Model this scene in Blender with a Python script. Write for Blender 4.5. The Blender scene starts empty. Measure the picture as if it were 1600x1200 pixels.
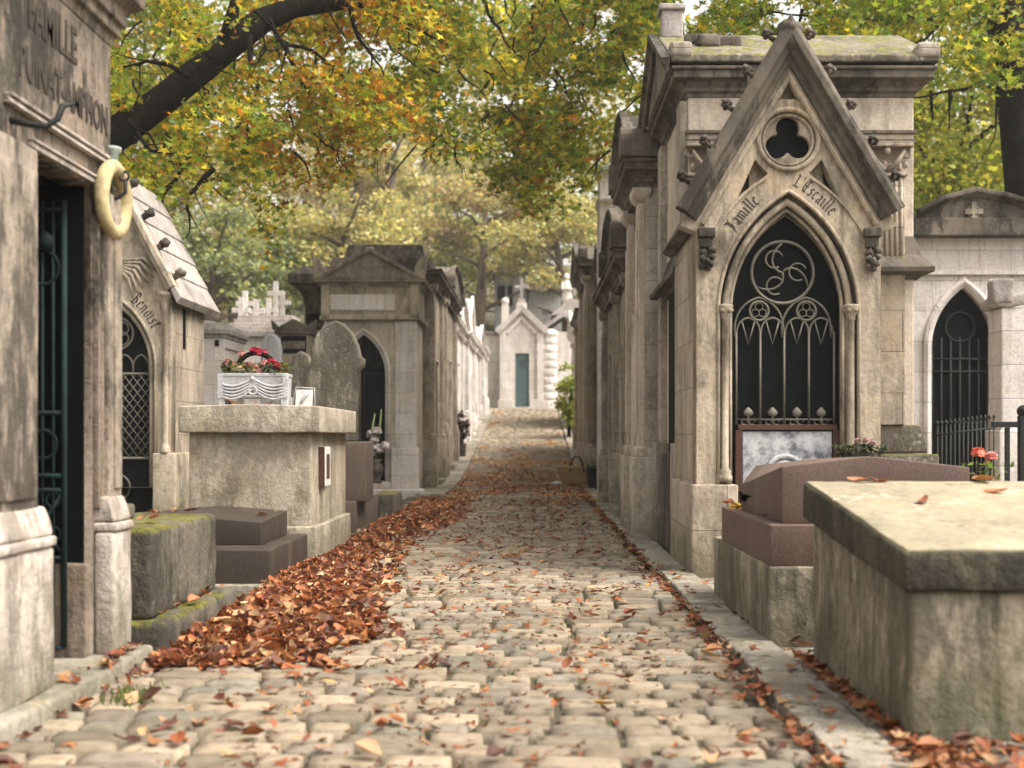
import bpy, bmesh, math, random
import numpy as np
from mathutils import Vector, Matrix, noise
R = math.radians
SC = bpy.context.scene
COL = SC.collection
# ------------------------------------------------------------------ camera, sky, sun, exposure
F_PX, VX, VY, EYE = 1900.0, 833.0, 683.0, 1.0       # focal length and vanishing point read off the 1600 px photograph
cam_d = bpy.data.cameras.new('camera'); cam = bpy.data.objects.new('camera', cam_d); COL.objects.link(cam)
cam.location = (0, 0, EYE); cam.rotation_euler = (R(90), 0, 0)
cam_d.sensor_width = 36; cam_d.lens = F_PX*36/1600
cam_d.shift_x = -(VX-800)/1600; cam_d.shift_y = (VY-600)/1600
cam_d.clip_end = 900; cam_d.clip_start = 0.05
cam_d.dof.use_dof = True; cam_d.dof.focus_distance = 8.8; cam_d.dof.aperture_fstop = 2.1
SC.camera = cam
SUN_EL, SUN_AZ = R(56), R(112)                        # azimuth from +Y towards +X
world = bpy.data.worlds.new("World"); SC.world = world; world.use_nodes = True
nt = world.node_tree; nt.nodes.clear()
wo = nt.nodes.new('ShaderNodeOutputWorld'); bg = nt.nodes.new('ShaderNodeBackground')
sky = nt.nodes.new('ShaderNodeTexSky'); sky.sky_type = 'NISHITA'; sky.sun_disc = False
sky.sun_elevation = SUN_EL; sky.sun_rotation = SUN_AZ; sky.dust_density = 6; sky.air_density = 1.2
hs = nt.nodes.new('ShaderNodeHueSaturation'); hs.inputs['Saturation'].default_value = 0.12; hs.inputs['Value'].default_value = 1.5
wm = nt.nodes.new('ShaderNodeMixRGB'); wm.blend_type = 'MULTIPLY'; wm.inputs[0].default_value = 1; wm.inputs[2].default_value = (1.0, .965, .905, 1)
nt.links.new(sky.outputs[0], hs.inputs['Color']); nt.links.new(hs.outputs[0], wm.inputs[1])
nt.links.new(wm.outputs[0], bg.inputs[0]); bg.inputs[1].default_value = 0.15
nt.links.new(bg.outputs[0], wo.inputs[0])
sd = bpy.data.lights.new('sun', 'SUN'); sd.energy = 2.1; sd.angle = R(30); sd.color = (1, .925, .82)
sun = bpy.data.objects.new('sun', sd); COL.objects.link(sun)
sdir = Vector((math.sin(SUN_AZ)*math.cos(SUN_EL), math.cos(SUN_AZ)*math.cos(SUN_EL), math.sin(SUN_EL)))
sun.rotation_euler = sdir.to_track_quat('Z', 'Y').to_euler(); sun.location = sdir*60
SC.view_settings.view_transform = 'Standard'; SC.view_settings.look = 'None'; SC.view_settings.gamma = 1
SC.view_settings.exposure = 0.80
try:
    SC.cycles.use_denoising = True; SC.cycles.max_bounces = 6; SC.cycles.diffuse_bounces = 3; SC.cycles.transparent_max_bounces = 4
    SC.cycles.sample_clamp_indirect = 6
except Exception: pass

def PX(px, Y): return (px-VX)/F_PX*Y
def PZ(py, Y): return EYE-(py-VY)/F_PX*Y
def terr(Y):
    t = Y-24.0
    z = .0475*(t+math.sqrt(t*t+4)) - .0475*(-24+math.sqrt(24*24+4))
    u = Y-52.0
    return z + .05*(u+math.sqrt(u*u+16)) - .05*(-52+math.sqrt(52*52+16))
rnd = random.Random(7); nr = np.random.default_rng(11)

# ------------------------------------------------------------------ materials
def new_mat(name):
    m = bpy.data.materials.new(name); m.use_nodes = True
    nt = m.node_tree; b = nt.nodes['Principled BSDF']
    return m, nt, b
def nd(nt, typ, **kw):
    n = nt.nodes.new(typ)
    for k, v in kw.items():
        if k.startswith('i_'): n.inputs[k[2:].replace('_', ' ')].default_value = v
        else: setattr(n, k, v)
    return n
def ramp(nt, src, a, b):
    r = nd(nt, 'ShaderNodeMapRange', interpolation_type='SMOOTHSTEP'); r.inputs['From Min'].default_value = a; r.inputs['From Max'].default_value = b
    nt.links.new(src, r.inputs['Value']); return r.outputs[0]
def mixc(nt, fac, a, b, mode='MIX'):
    m = nd(nt, 'ShaderNodeMixRGB', blend_type=mode)
    for s, v in ((m.inputs[0], fac), (m.inputs[1], a), (m.inputs[2], b)):
        if isinstance(v, (int, float)): s.default_value = v
        elif isinstance(v, tuple): s.default_value = (*v, 1) if len(v) == 3 else v
        else: nt.links.new(v, s)
    return m.outputs[0]
def mul(nt, a, b, op='MULTIPLY'):
    m = nd(nt, 'ShaderNodeMath', operation=op)
    for s, v in ((m.inputs[0], a), (m.inputs[1], b)):
        if isinstance(v, (int, float)): s.default_value = v
        else: nt.links.new(v, s)
    return m.outputs[0]
def noise_n(nt, vec, scale, detail=5, rough=.6, sx=1, sy=1, sz=1, off=0):
    mp = nd(nt, 'ShaderNodeMapping'); mp.inputs['Scale'].default_value = (sx, sy, sz); mp.inputs['Location'].default_value = (off, off*.7, off*.3)
    nt.links.new(vec, mp.inputs[0])
    n = nd(nt, 'ShaderNodeTexNoise'); n.inputs['Scale'].default_value = scale; n.inputs['Detail'].default_value = detail; n.inputs['Roughness'].default_value = rough
    nt.links.new(mp.outputs[0], n.inputs['Vector']); return n.outputs[0]
def stone(name, c1, c2, dirt=.5, moss=0., streak=.5, joints=None, bump=.5, rough=.85, dcol=(.05, .045, .035), mcol=(.13, .13, .03), spots=.45, off=0., foot=0., crust=.0, lichen=0.):
    c1 = tuple(min(.78, x*1.18*k) for x, k in zip(c1, (.97, .99, 1.1))); c2 = tuple(min(.7, x*1.1*k) for x, k in zip(c2, (.97, .99, 1.1))); dirt = min(.95, dirt*1.25); streak = min(.95, streak*1.15)
    m, nt, b = new_mat(name)
    geo = nd(nt, 'ShaderNodeNewGeometry'); pos = geo.outputs['Position']
    big = ramp(nt, noise_n(nt, pos, 1.7, 6, .65, off=off), .35, .68)
    c = mixc(nt, big, c1, c2)
    fine = noise_n(nt, pos, 30, 4, .7, off=off)
    c = mixc(nt, mul(nt, ramp(nt, fine, .35, .7), .45), c, tuple(x*.45 for x in c1))
    warm = ramp(nt, noise_n(nt, pos, 4.5, 4, .6, off=off+9), .5, .75)
    c = mixc(nt, mul(nt, warm, .35), c, (c1[0]*.85, c1[1]*.68, c1[2]*.45))
    if spots:
        sp = ramp(nt, noise_n(nt, pos, 14, 3, .8, off=off+3), .62, .72)
        c = mixc(nt, mul(nt, sp, spots), c, tuple(min(.75, x*1.5) for x in c1))
    if streak:
        st = ramp(nt, noise_n(nt, pos, 1.0, 6, .7, 9, 9, .9, off=off+5), .48, .72)
        c = mixc(nt, mul(nt, st, streak), c, dcol)
    if dirt:
        dr = ramp(nt, noise_n(nt, pos, 2.6, 8, .72, 1, 1, .6, off=off+13), .5, .68)
        c = mixc(nt, mul(nt, dr, dirt), c, dcol)
    if lichen:
        vo = nd(nt, 'ShaderNodeTexVoronoi'); vo.inputs['Scale'].default_value = 16; vo.inputs['Randomness'].default_value = 1
        dn = nd(nt, 'ShaderNodeVectorMath', operation='ADD'); nz_ = nd(nt, 'ShaderNodeTexNoise'); nz_.inputs['Scale'].default_value = 40; nt.links.new(pos, nz_.inputs['Vector'])
        sc_ = nd(nt, 'ShaderNodeVectorMath', operation='SCALE'); sc_.inputs['Scale'].default_value = .03; nt.links.new(nz_.outputs['Color'], sc_.inputs[0])
        nt.links.new(pos, dn.inputs[0]); nt.links.new(sc_.outputs[0], dn.inputs[1]); nt.links.new(dn.outputs[0], vo.inputs['Vector'])
        lm = mul(nt, ramp(nt, vo.outputs['Distance'], .34, .24), ramp(nt, noise_n(nt, pos, 3, 3, .6, off=off+51), .48, .6))
        c = mixc(nt, mul(nt, lm, lichen), c, (.5, .47, .38))
        lm2 = mul(nt, ramp(nt, vo.outputs['Distance'], .3, .2), ramp(nt, noise_n(nt, pos, 2.3, 3, .6, off=off+57), .54, .62))
        c = mixc(nt, mul(nt, lm2, lichen), c, (.06, .058, .045))
    if crust:
        cn = mul(nt, mul(nt, noise_n(nt, pos, 1.15, 4, .6, 1.2, 1.2, .55, off=off+41), noise_n(nt, pos, 7, 6, .75, 1.5, 1.5, .5, off=off+43), 'ADD'), .5)
        c = mixc(nt, mul(nt, ramp(nt, cn, .47, .56), crust), c, (.028, .025, .02))
    sep = nd(nt, 'ShaderNodeSeparateXYZ')
    nt.links.new(pos, sep.inputs[0])
    if foot:      # algae creeping up from the damp soil, with a ragged upper edge
        ft = mul(nt, ramp(nt, mul(nt, sep.outputs[2], mul(nt, noise_n(nt, pos, 5, 5, .7, off=off+31), -1.1), 'ADD'), -.02, -.5), foot)
        c = mixc(nt, ft, c, (.07, .075, .03))
    if moss:
        nz = nd(nt, 'ShaderNodeSeparateXYZ'); nt.links.new(geo.outputs['Normal'], nz.inputs[0])
        up = ramp(nt, nz.outputs[2], .1, .7)
        mo = mul(nt, ramp(nt, noise_n(nt, pos, 6, 8, .78, off=off+21), .60-moss*.2, .68-moss*.2), mul(nt, up, .9))
        side = mul(nt, ramp(nt, noise_n(nt, pos, 3.5, 7, .75, 2, 2, .8, off=off+23), .6, .75), moss*.7)
        mvar = mixc(nt, ramp(nt, noise_n(nt, pos, 24, 5, .75, off=off+25), .38, .62), tuple(x*.35 for x in mcol), mcol)
        c = mixc(nt, mul(nt, mo, side, 'MAXIMUM'), c, mvar)
    h = mul(nt, fine, noise_n(nt, pos, 9, 6, .7), 'ADD')
    if joints:
        add = mul(nt, sep.outputs[0], sep.outputs[1], 'ADD')
        cb = nd(nt, 'ShaderNodeCombineXYZ'); nt.links.new(add, cb.inputs[0]); nt.links.new(sep.outputs[2], cb.inputs[1])
        br = nd(nt, 'ShaderNodeTexBrick'); br.inputs['Scale'].default_value = 1; br.inputs['Brick Width'].default_value = joints[0]
        br.inputs['Row Height'].default_value = joints[1]; br.inputs['Mortar Size'].default_value = .005; br.inputs['Mortar Smooth'].default_value = .4
        br.inputs['Color1'].default_value = (1, 1, 1, 1); br.inputs['Color2'].default_value = (.8, .78, .74, 1); br.inputs['Mortar'].default_value = (.45, .42, .38, 1)
        nt.links.new(cb.outputs[0], br.inputs[0])
        c = mixc(nt, .8, c, br.outputs[0], 'MULTIPLY')
        h = mul(nt, h, mul(nt, br.outputs[1], -1.2), 'ADD')
    nt.links.new(c, b.inputs['Base Color']); b.inputs['Roughness'].default_value = rough
    b.inputs['Specular IOR Level'].default_value = .25
    bp = nd(nt, 'ShaderNodeBump'); bp.inputs['Strength'].default_value = bump; bp.inputs['Distance'].default_value = .012
    nt.links.new(h, bp.inputs['Height']); nt.links.new(bp.outputs[0], b.inputs['Normal'])
    return m
def plain(name, c, rough=.6, metal=0., var=.3, scale=12, bump=.1, spec=.4, c2=None):
    m, nt, b = new_mat(name)
    pos = nd(nt, 'ShaderNodeNewGeometry').outputs['Position']
    n = ramp(nt, noise_n(nt, pos, scale, 5, .7), .35, .7)
    nt.links.new(mixc(nt, n, c, c2 or tuple(x*(1-var) for x in c)), b.inputs['Base Color'])
    b.inputs['Roughness'].default_value = rough; b.inputs['Metallic'].default_value = metal; b.inputs['Specular IOR Level'].default_value = spec
    if bump:
        bp = nd(nt, 'ShaderNodeBump'); bp.inputs['Strength'].default_value = bump; bp.inputs['Distance'].default_value = .01
        nt.links.new(noise_n(nt, pos, 60, 4, .7), bp.inputs['Height']); nt.links.new(bp.outputs[0], b.inputs['Normal'])
    return m
def granite(name, c, dark, light, rough=.35, wear=.35):
    m, nt, b = new_mat(name)
    pos = nd(nt, 'ShaderNodeNewGeometry').outputs['Position']
    sp = noise_n(nt, pos, 160, 2, .8); cc = mixc(nt, ramp(nt, sp, .4, .62), dark, c)
    cc = mixc(nt, ramp(nt, noise_n(nt, pos, 210, 2, .8, off=7), .6, .7), cc, light)
    w = noise_n(nt, pos, 2.2, 7, .7, 2, 2, .7)
    cc = mixc(nt, mul(nt, ramp(nt, w, .5, .75), wear), cc, (.26, .22, .17))
    nt.links.new(cc, b.inputs['Base Color']); b.inputs['Specular IOR Level'].default_value = .3
    nt.links.new(mul(nt, rough, mul(nt, w, .5), 'ADD'), b.inputs['Roughness'])
    return m
def attr_mat(name, transl=0., rough=.7, bump=.0, spec=.3, noise_s=0):
    m, nt, b = new_mat(name)
    a = nd(nt, 'ShaderNodeAttribute', attribute_name='col'); c = a.outputs['Color']
    pos = nd(nt, 'ShaderNodeNewGeometry').outputs['Position']
    if noise_s:
        c = mixc(nt, mul(nt, ramp(nt, noise_n(nt, pos, noise_s, 6, .7), .4, .7), .6), c, mixc(nt, 1., c, (.45, .39, .31), 'MULTIPLY'))
    nt.links.new(c, b.inputs['Base Color']); b.inputs['Roughness'].default_value = rough; b.inputs['Specular IOR Level'].default_value = spec
    if bump:
        bp = nd(nt, 'ShaderNodeBump'); bp.inputs['Strength'].default_value = bump; bp.inputs['Distance'].default_value = .01
        nt.links.new(mul(nt, noise_n(nt, pos, 70, 4, .7), noise_n(nt, pos, 16, 5, .6), 'ADD'), bp.inputs['Height']); nt.links.new(bp.outputs[0], b.inputs['Normal'])
    if transl:
        t = nd(nt, 'ShaderNodeBsdfTranslucent'); nt.links.new(mixc(nt, 1., c, (1.5, 1.35, .8, 1), 'MULTIPLY'), t.inputs[0])
        ms = nd(nt, 'ShaderNodeMixShader'); ms.inputs[0].default_value = transl
        nt.links.new(b.outputs[0], ms.inputs[1]); nt.links.new(t.outputs[0], ms.inputs[2])
        nt.links.new(ms.outputs[0], nt.nodes['Material Output'].inputs[0])
    return m
M = dict(
    clean=stone('limestone_clean', (.56, .47, .35), (.49, .405, .295), dirt=.3, streak=.3, off=81, crust=.15, foot=.6),
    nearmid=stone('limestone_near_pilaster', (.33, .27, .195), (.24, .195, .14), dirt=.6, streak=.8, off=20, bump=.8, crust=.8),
    cream=stone('limestone_cream', (.62, .53, .41), (.54, .45, .34), dirt=.4, streak=.45, off=71, crust=.25, joints=(.6, .5), foot=.5),
    warm=stone('limestone_warm', crust=0.35, c1=(.46, .38, .275), c2=(.36, .30, .215), dirt=.4, streak=.35, joints=(.62, .34), off=1, foot=.6),
    goth=stone('limestone_gothic', crust=0.38, c1=(.47, .385, .265), c2=(.38, .31, .215), dirt=.6, streak=.5, off=4, foot=.6),
    goth_dark=stone('limestone_blackened', crust=0.9, c1=(.17, .138, .10), c2=(.085, .07, .052), dirt=.8, streak=.6, moss=.1, off=6),
    grey=stone('limestone_grey', crust=0.4, c1=(.43, .37, .28), c2=(.31, .265, .2), dirt=.4, streak=.4, joints=(.55, .32), off=11, foot=.6),
    brown=stone('limestone_brown', crust=0.45, c1=(.40, .33, .235), c2=(.29, .235, .165), dirt=.4, streak=.4, joints=(.6, .35), off=15, foot=.6),
    pale=stone('limestone_pale', (.68, .61, .53), (.68, .6, .52), dirt=.2, streak=.25, joints=(.6, .35), off=17, spots=.1),
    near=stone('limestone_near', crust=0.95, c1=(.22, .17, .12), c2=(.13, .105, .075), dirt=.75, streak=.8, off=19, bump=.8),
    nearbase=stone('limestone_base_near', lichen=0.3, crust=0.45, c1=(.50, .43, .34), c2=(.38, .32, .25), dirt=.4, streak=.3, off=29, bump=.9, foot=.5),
    render=stone('lime_render', lichen=0.25, crust=0.35, c1=(.40, .335, .225), c2=(.50, .43, .32), dirt=.5, streak=.35, off=23, bump=.9, dcol=(.15, .12, .065), foot=.5),
    conc=stone('weathered_concrete', lichen=0.35, crust=0.6, c1=(.38, .32, .225), c2=(.27, .23, .16), dirt=.5, streak=.95, moss=.25, off=27, bump=.8, dcol=(.075, .07, .045), foot=.45),
    slab=stone('worn_slab', lichen=0.6, crust=0.22, c1=(.31, .265, .165), c2=(.25, .21, .13), dirt=.4, streak=0, off=33, bump=.5, dcol=(.15, .13, .08)),
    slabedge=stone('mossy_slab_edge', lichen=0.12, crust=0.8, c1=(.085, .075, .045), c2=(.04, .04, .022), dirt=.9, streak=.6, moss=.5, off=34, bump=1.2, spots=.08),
    mossy=stone('mossy_stone', lichen=0.3, crust=0.8, c1=(.135, .115, .08), c2=(.08, .07, .05), dirt=.6, streak=.6, moss=.8, off=37, bump=1., mcol=(.15, .14, .02)),
    roof=stone('lichen_roof_stone', lichen=0.7, crust=0.6, c1=(.22, .185, .13), c2=(.14, .118, .08), dirt=.5, streak=0, moss=.6, off=41, bump=1., mcol=(.21, .21, .03), spots=.8),
    tile=stone('stone_roof_tiles', lichen=0.4, crust=0.3, c1=(.42, .37, .32), c2=(.36, .315, .265), dirt=.4, streak=.2, off=43, moss=.15),
    stele=stone('lichen_stele', lichen=0.5, crust=0.6, c1=(.27, .235, .165), c2=(.2, .175, .12), dirt=.4, streak=.4, moss=.15, off=47, bump=1.),
    kerb=stone('kerb_stone', lichen=0.5, crust=0.5, c1=(.31, .27, .2), c2=(.235, .205, .15), dirt=.45, streak=0, moss=.25, off=51, bump=.8),
    zinc=stone('painted_cast_planter', (.42, .41, .39), (.34, .33, .31), dirt=.25, streak=.3, off=53),
    soil=stone('soil', (.13, .11, .07), (.08, .07, .04), dirt=.4, streak=0, moss=.5, off=57, bump=1.5, mcol=(.07, .1, .02)),
    red=granite('red_granite', (.14, .09, .072), (.075, .047, .038), (.22, .16, .135), .4, .4),
    darkg=granite('dark_granite', (.052, .038, .028), (.024, .018, .014), (.12, .092, .072), .38, .16),
    browng=granite('brown_granite', (.12, .088, .07), (.09, .065, .05), (.26, .21, .18), .5, .25),
    greyg=granite('grey_granite', (.27, .25, .23), (.17, .16, .15), (.36, .34, .32), .45, .2),
    iron=plain('black_iron', (.012, .013, .013), .6, .1, var=.4), green=plain('verdigris_iron', (.012, .027, .027), .8, .05, c2=(.007, .015, .015), spec=.2),
    rust=plain('rusty_iron', (.085, .036, .024), .8, .1, c2=(.06, .03, .022), scale=25),
    grille=plain('grey_painted_grille', (.17, .155, .12), .6, .2, c2=(.1, .095, .08)),
    peel=plain('peeling_blue_white_paint', (.5, .5, .52), .7, 0, c2=(.07, .08, .1), scale=9),
    door=plain('dark_door', (.0035, .0055, .006), .7, 0, var=.5, spec=.08),
    gdoor=plain('grey_green_door', (.09, .135, .14), .6, c2=(.055, .09, .095), spec=.2), ink=plain('dark_lettering', (.045, .035, .025), .8),
    bark=plain('bark', (.010, .009, .008), .95, spec=.05, c2=(.022, .019, .015), scale=7, bump=1.), barkl=plain('bark_far', (.16, .12, .09), .9, c2=(.1, .08, .06), scale=5),
    straw=plain('woven_straw', (.45, .32, .17), .8, c2=(.3, .2, .1), scale=40, bump=.6), leather=plain('dark_leather', (.05, .03, .02), .5),
    cer=stone('aged_ceramic_ring', (.5, .40, .2), (.4, .3, .14), dirt=.4, streak=0, crust=.3, off=77, bump=.6), white=plain('white_paint', (.7, .68, .63), .5),
    lead=plain('verdigris_zinc', (.34, .38, .34), .6, c2=(.22, .25, .22)), petal=attr_mat('petals', .3, .6), leaf=attr_mat('tree_leaves', .5, .55),
    litter=attr_mat('dead_leaves', .12, .6, spec=.35), cobble=attr_mat('cobble_stone', 0, .75, bump=.55, spec=.3, noise_s=14), farleaf=attr_mat('far_leaves', .35, .8),
    cloth=plain('white_tissue', (.75, .72, .7), .7), plaque=plain('marble_plaque', (.5, .48, .45), .3, c2=(.4, .38, .36)),
)

# ------------------------------------------------------------------ mesh helpers
class MB:
    def __init__(s): s.bm = bmesh.new(); s.T = Matrix.Identity(4)
    def v(s, p): return s.bm.verts.new(s.T @ Vector(p))
    def f(s, vs, smooth=False):
        try:
            f = s.bm.faces.new(vs); f.smooth = smooth; return f
        except ValueError: return None
    def box(s, lo, hi, taper=0.):
        x0, y0, z0 = lo; x1, y1, z1 = hi; t = taper
        a = [s.v(p) for p in ((x0, y0, z0), (x1, y0, z0), (x1, y1, z0), (x0, y1, z0), (x0+t, y0+t, z1), (x1-t, y0+t, z1), (x1-t, y1-t, z1), (x0+t, y1-t, z1))]
        for q in ((3, 2, 1, 0), (4, 5, 6, 7), (0, 1, 5, 4), (1, 2, 6, 5), (2, 3, 7, 6), (3, 0, 4, 7)): s.f([a[i] for i in q])
        return s
    def rbox(s, lo, hi, r=.02, seg=.09, amp=.004, seed=0., warp=None):
        lo = Vector(lo); hi = Vector(hi)
        ax = []
        for k in range(3):
            n = max(1, int(round((hi[k]-lo[k]-2*r)/seg)))
            mid = [lo[k]+r+(hi[k]-lo[k]-2*r)*i/n for i in range(n+1)]
            ax.append([lo[k], lo[k]+r*.45]+mid+[hi[k]-r*.45, hi[k]])
        N = [len(a) for a in ax]; cache = {}
        def gv(i, j, k):
            key = (i, j, k)
            if key in cache: return cache[key]
            p = Vector((ax[0][i], ax[1][j], ax[2][k]))
            q = Vector([min(max(p[m], lo[m]+r), hi[m]-r) for m in range(3)])
            d = p-q
            if d.length > 1e-9: p = q+d.normalized()*r
            if amp:
                nn = noise.noise_vector(p*3+Vector((seed, seed*2, 0)))+noise.noise_vector(p*11+Vector((seed, 0, seed)))*.7
                p = p+nn*amp
            if warp: p = Vector(warp(p))
            cache[key] = s.v(p); return cache[key]
        for a, b, c in ((0, 1, 2), (1, 2, 0), (2, 0, 1)):
            for side in (0, N[c]-1):
                for i in range(N[a]-1):
                    for j in range(N[b]-1):
                        ids = []
                        for (ii, jj) in ((i, j), (i+1, j), (i+1, j+1), (i, j+1)):
                            t = [0, 0, 0]; t[a] = ii; t[b] = jj; t[c] = side; ids.append(gv(*t))
                        if side == 0: ids.reverse()
                        s.f(ids, True)
        return s
    def prism(s, poly, y0, y1):           # polygon (x, z), extruded along y
        a = [s.v((x, y0, z)) for x, z in poly]; b = [s.v((x, y1, z)) for x, z in poly]
        s.f(a); s.f(b[::-1]); n = len(poly)
        for i in range(n): s.f([a[i], b[i], b[(i+1) % n], a[(i+1) % n]])
        return s
    def plate(s, outer, holes, y0, y1, bevel=0.):   # (x, z) outline with holes, faces -y, between y0 and y1
        cu = bpy.data.curves.new('tmp', 'CURVE'); cu.dimensions = '2D'; cu.fill_mode = 'BOTH'
        cu.extrude = (y1-y0)/2-bevel; cu.bevel_depth = bevel; cu.bevel_resolution = 1; cu.offset = -bevel
        for pts in [outer]+list(holes):
            sp = cu.splines.new('POLY'); sp.points.add(len(pts)-1); sp.use_cyclic_u = True
            for q, (x, z) in zip(sp.points, pts): q.co = (x, z, 0, 1)
        ob = bpy.data.objects.new('tmp', cu); me = bpy.data.meshes.new_from_object(ob)
        me.transform(s.T @ Matrix.Translation((0, (y0+y1)/2, 0)) @ Matrix.Rotation(R(90), 4, 'X'))
        s.bm.from_mesh(me); bpy.data.objects.remove(ob); bpy.data.curves.remove(cu); bpy.data.meshes.remove(me)
        return s
    def sweep(s, path, prof, N, closed=False, smooth=False):
        P = [Vector(p) for p in path]; N = Vector(N); n = len(P); rings = []
        for i in range(n):
            def side(a, b): return (P[b]-P[a]).normalized().cross(N)
            if closed: s1, s2 = side((i-1) % n, i), side(i, (i+1) % n)
            else:
                s1 = side(i-1, i) if i > 0 else side(0, 1)
                s2 = side(i, i+1) if i < n-1 else s1
            m = (s1+s2)/max(.35, 1+s1.dot(s2))
            rings.append([s.v(P[i]+m*u+N*w) for u, w in prof])
        k = len(prof)
        for i in range(n if closed else n-1):
            a, b = rings[i], rings[(i+1) % n]
            for j in range(k): s.f([a[j], a[(j+1) % k], b[(j+1) % k], b[j]], smooth)
        if not closed: s.f(rings[0][::-1]); s.f(rings[-1])
        return s
    def lathe(s, prof, c=(0, 0, 0), seg=16, ax='Z', sx=1., sy=1.):
        rings = []
        for r, h in prof:
            ring = []
            for i in range(seg):
                a = 2*math.pi*i/seg; x, y = r*math.cos(a)*sx, r*math.sin(a)*sy
                p = (x, y, h) if ax == 'Z' else ((x, h, y) if ax == 'Y' else (h, x, y))
                ring.append(s.v(Vector(c)+Vector(p)))
            rings.append(ring)
        for a, b in zip(rings, rings[1:]):
            for i in range(seg): s.f([a[i], a[(i+1) % seg], b[(i+1) % seg], b[i]], True)
        s.f(rings[0][::-1]); s.f(rings[-1]); return s
    def tube(s, pts, rad, seg=6):
        P = [Vector(p) for p in pts]; n = len(P); rings = []
        rad = rad if hasattr(rad, '__len__') else [rad]*n
        up = Vector((.13, .21, 1)).normalized()
        for i in range(n):
            t = (P[min(i+1, n-1)]-P[max(i-1, 0)]).normalized()
            a = t.cross(up)
            if a.length < .1: a = t.cross(Vector((1, 0, .1)))
            a.normalize(); b = a.cross(t)
            rings.append([s.v(P[i]+(a*math.cos(2*math.pi*j/seg)+b*math.sin(2*math.pi*j/seg))*rad[i]) for j in range(seg)])
        for a, b in zip(rings, rings[1:]):
            for j in range(seg): s.f([a[j], b[j], b[(j+1) % seg], a[(j+1) % seg]], True)
        s.f(rings[0]); s.f(rings[-1][::-1]); return s
    def torus(s, c, R1, r, ax='Y', a0=0, a1=360, seg=32, ms=8):
        pts = []
        for i in range(seg+1):
            a = R(a0+(a1-a0)*i/seg); x, y = R1*math.cos(a), R1*math.sin(a)
            pts.append(Vector(c)+Vector((x, 0, y) if ax == 'Y' else (0, x, y) if ax == 'X' else (x, y, 0)))
        if a1-a0 >= 360:
            rings = []
            for i in range(seg):
                d = (pts[i]-Vector(c)).normalized(); nn = Vector({'Y': (0, 1, 0), 'X': (1, 0, 0), 'Z': (0, 0, 1)}[ax])
                rings.append([s.v(pts[i]+(d*math.cos(2*math.pi*j/ms)+nn*math.sin(2*math.pi*j/ms))*r) for j in range(ms)])
            for i in range(seg):
                a, b = rings[i], rings[(i+1) % seg]
                for j in range(ms): s.f([a[j], b[j], b[(j+1) % ms], a[(j+1) % ms]], True)
        else: s.tube(pts, r, ms)
        return s
    def blob(s, c, r, sc=(1, 1, 1), amp=.25, seed=0, sub=2):
        ret = bmesh.ops.create_icosphere(s.bm, subdivisions=sub, radius=1)
        for v in ret['verts']:
            p = v.co.copy(); k = 1+amp*noise.noise(p*1.8+Vector((seed*3.1, seed, 0)))+amp*.5*noise.noise(p*4+Vector((seed, 0, seed)))
            p = Vector((p.x*sc[0], p.y*sc[1], p.z*sc[2]))*r*k+Vector(c); v.co = s.T @ p
            for f in v.link_faces: f.smooth = True
        return s
    def text(s, body, size, thick, mat3, bold=0., spacing=1.):
        cu = bpy.data.curves.new('tmp', 'FONT'); cu.body = body; cu.size = size; cu.extrude = thick; cu.align_x = 'CENTER'; cu.offset = bold; cu.space_character = spacing
        cu.resolution_u = 2
        ob = bpy.data.objects.new('tmp', cu); me = bpy.data.meshes.new_from_object(ob)
        me.transform(s.T @ mat3); s.bm.from_mesh(me)
        bpy.data.objects.remove(ob); bpy.data.curves.remove(cu); bpy.data.meshes.remove(me); return s
    def build(s, name, mat, parent=None, bevel=0., label=None, loc=None):
        bmesh.ops.recalc_face_normals(s.bm, faces=s.bm.faces)
        me = bpy.data.meshes.new(name); s.bm.to_mesh(me); s.bm.free()
        me.materials.append(mat); ob = bpy.data.objects.new(name, me); COL.objects.link(ob)
        if parent: ob.parent = parent
        if loc: ob.location = loc
        if label: ob['label'] = label
        if bevel:
            md = ob.modifiers.new('worn_edges', 'BEVEL'); md.width = bevel; md.segments = 2; md.limit_method = 'ANGLE'; md.angle_limit = R(40)
        return ob
def tag(o, label=None, cat=None, group=None, kind=None):
    if label: o['label'] = label
    if cat: o['category'] = cat
    if group: o['group'] = group
    if kind: o['kind'] = kind
    return o
def thing(name, label, cat, loc=(0, 0, 0), rz=0, group=None):
    o = bpy.data.objects.new(name, None); COL.objects.link(o); o.location = loc; o.rotation_euler = (0, 0, R(rz)); o.empty_display_size = .2
    return tag(o, label, cat, group)
def np_mesh(name, V, Fc, mat, colr=None, parent=None, smooth=False):
    me = bpy.data.meshes.new(name); nv, (nf, k) = len(V), Fc.shape
    me.vertices.add(nv); me.vertices.foreach_set('co', V.astype(np.float32).ravel())
    me.loops.add(nf*k); me.loops.foreach_set('vertex_index', Fc.astype(np.int32).ravel())
    me.polygons.add(nf); me.polygons.foreach_set('loop_start', np.arange(0, nf*k, k, dtype=np.int32)); me.polygons.foreach_set('loop_total', np.full(nf, k, dtype=np.int32))
    if smooth: me.polygons.foreach_set('use_smooth', np.ones(nf, dtype=bool))
    me.update(calc_edges=True)
    if colr is not None:
        ca = me.color_attributes.new('col', 'FLOAT_COLOR', 'POINT'); ca.data.foreach_set('color', np.c_[colr, np.ones(nv)].astype(np.float32).ravel())
    me.materials.append(mat); ob = bpy.data.objects.new(name, me); COL.objects.link(ob)
    if parent: ob.parent = parent
    return ob
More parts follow.
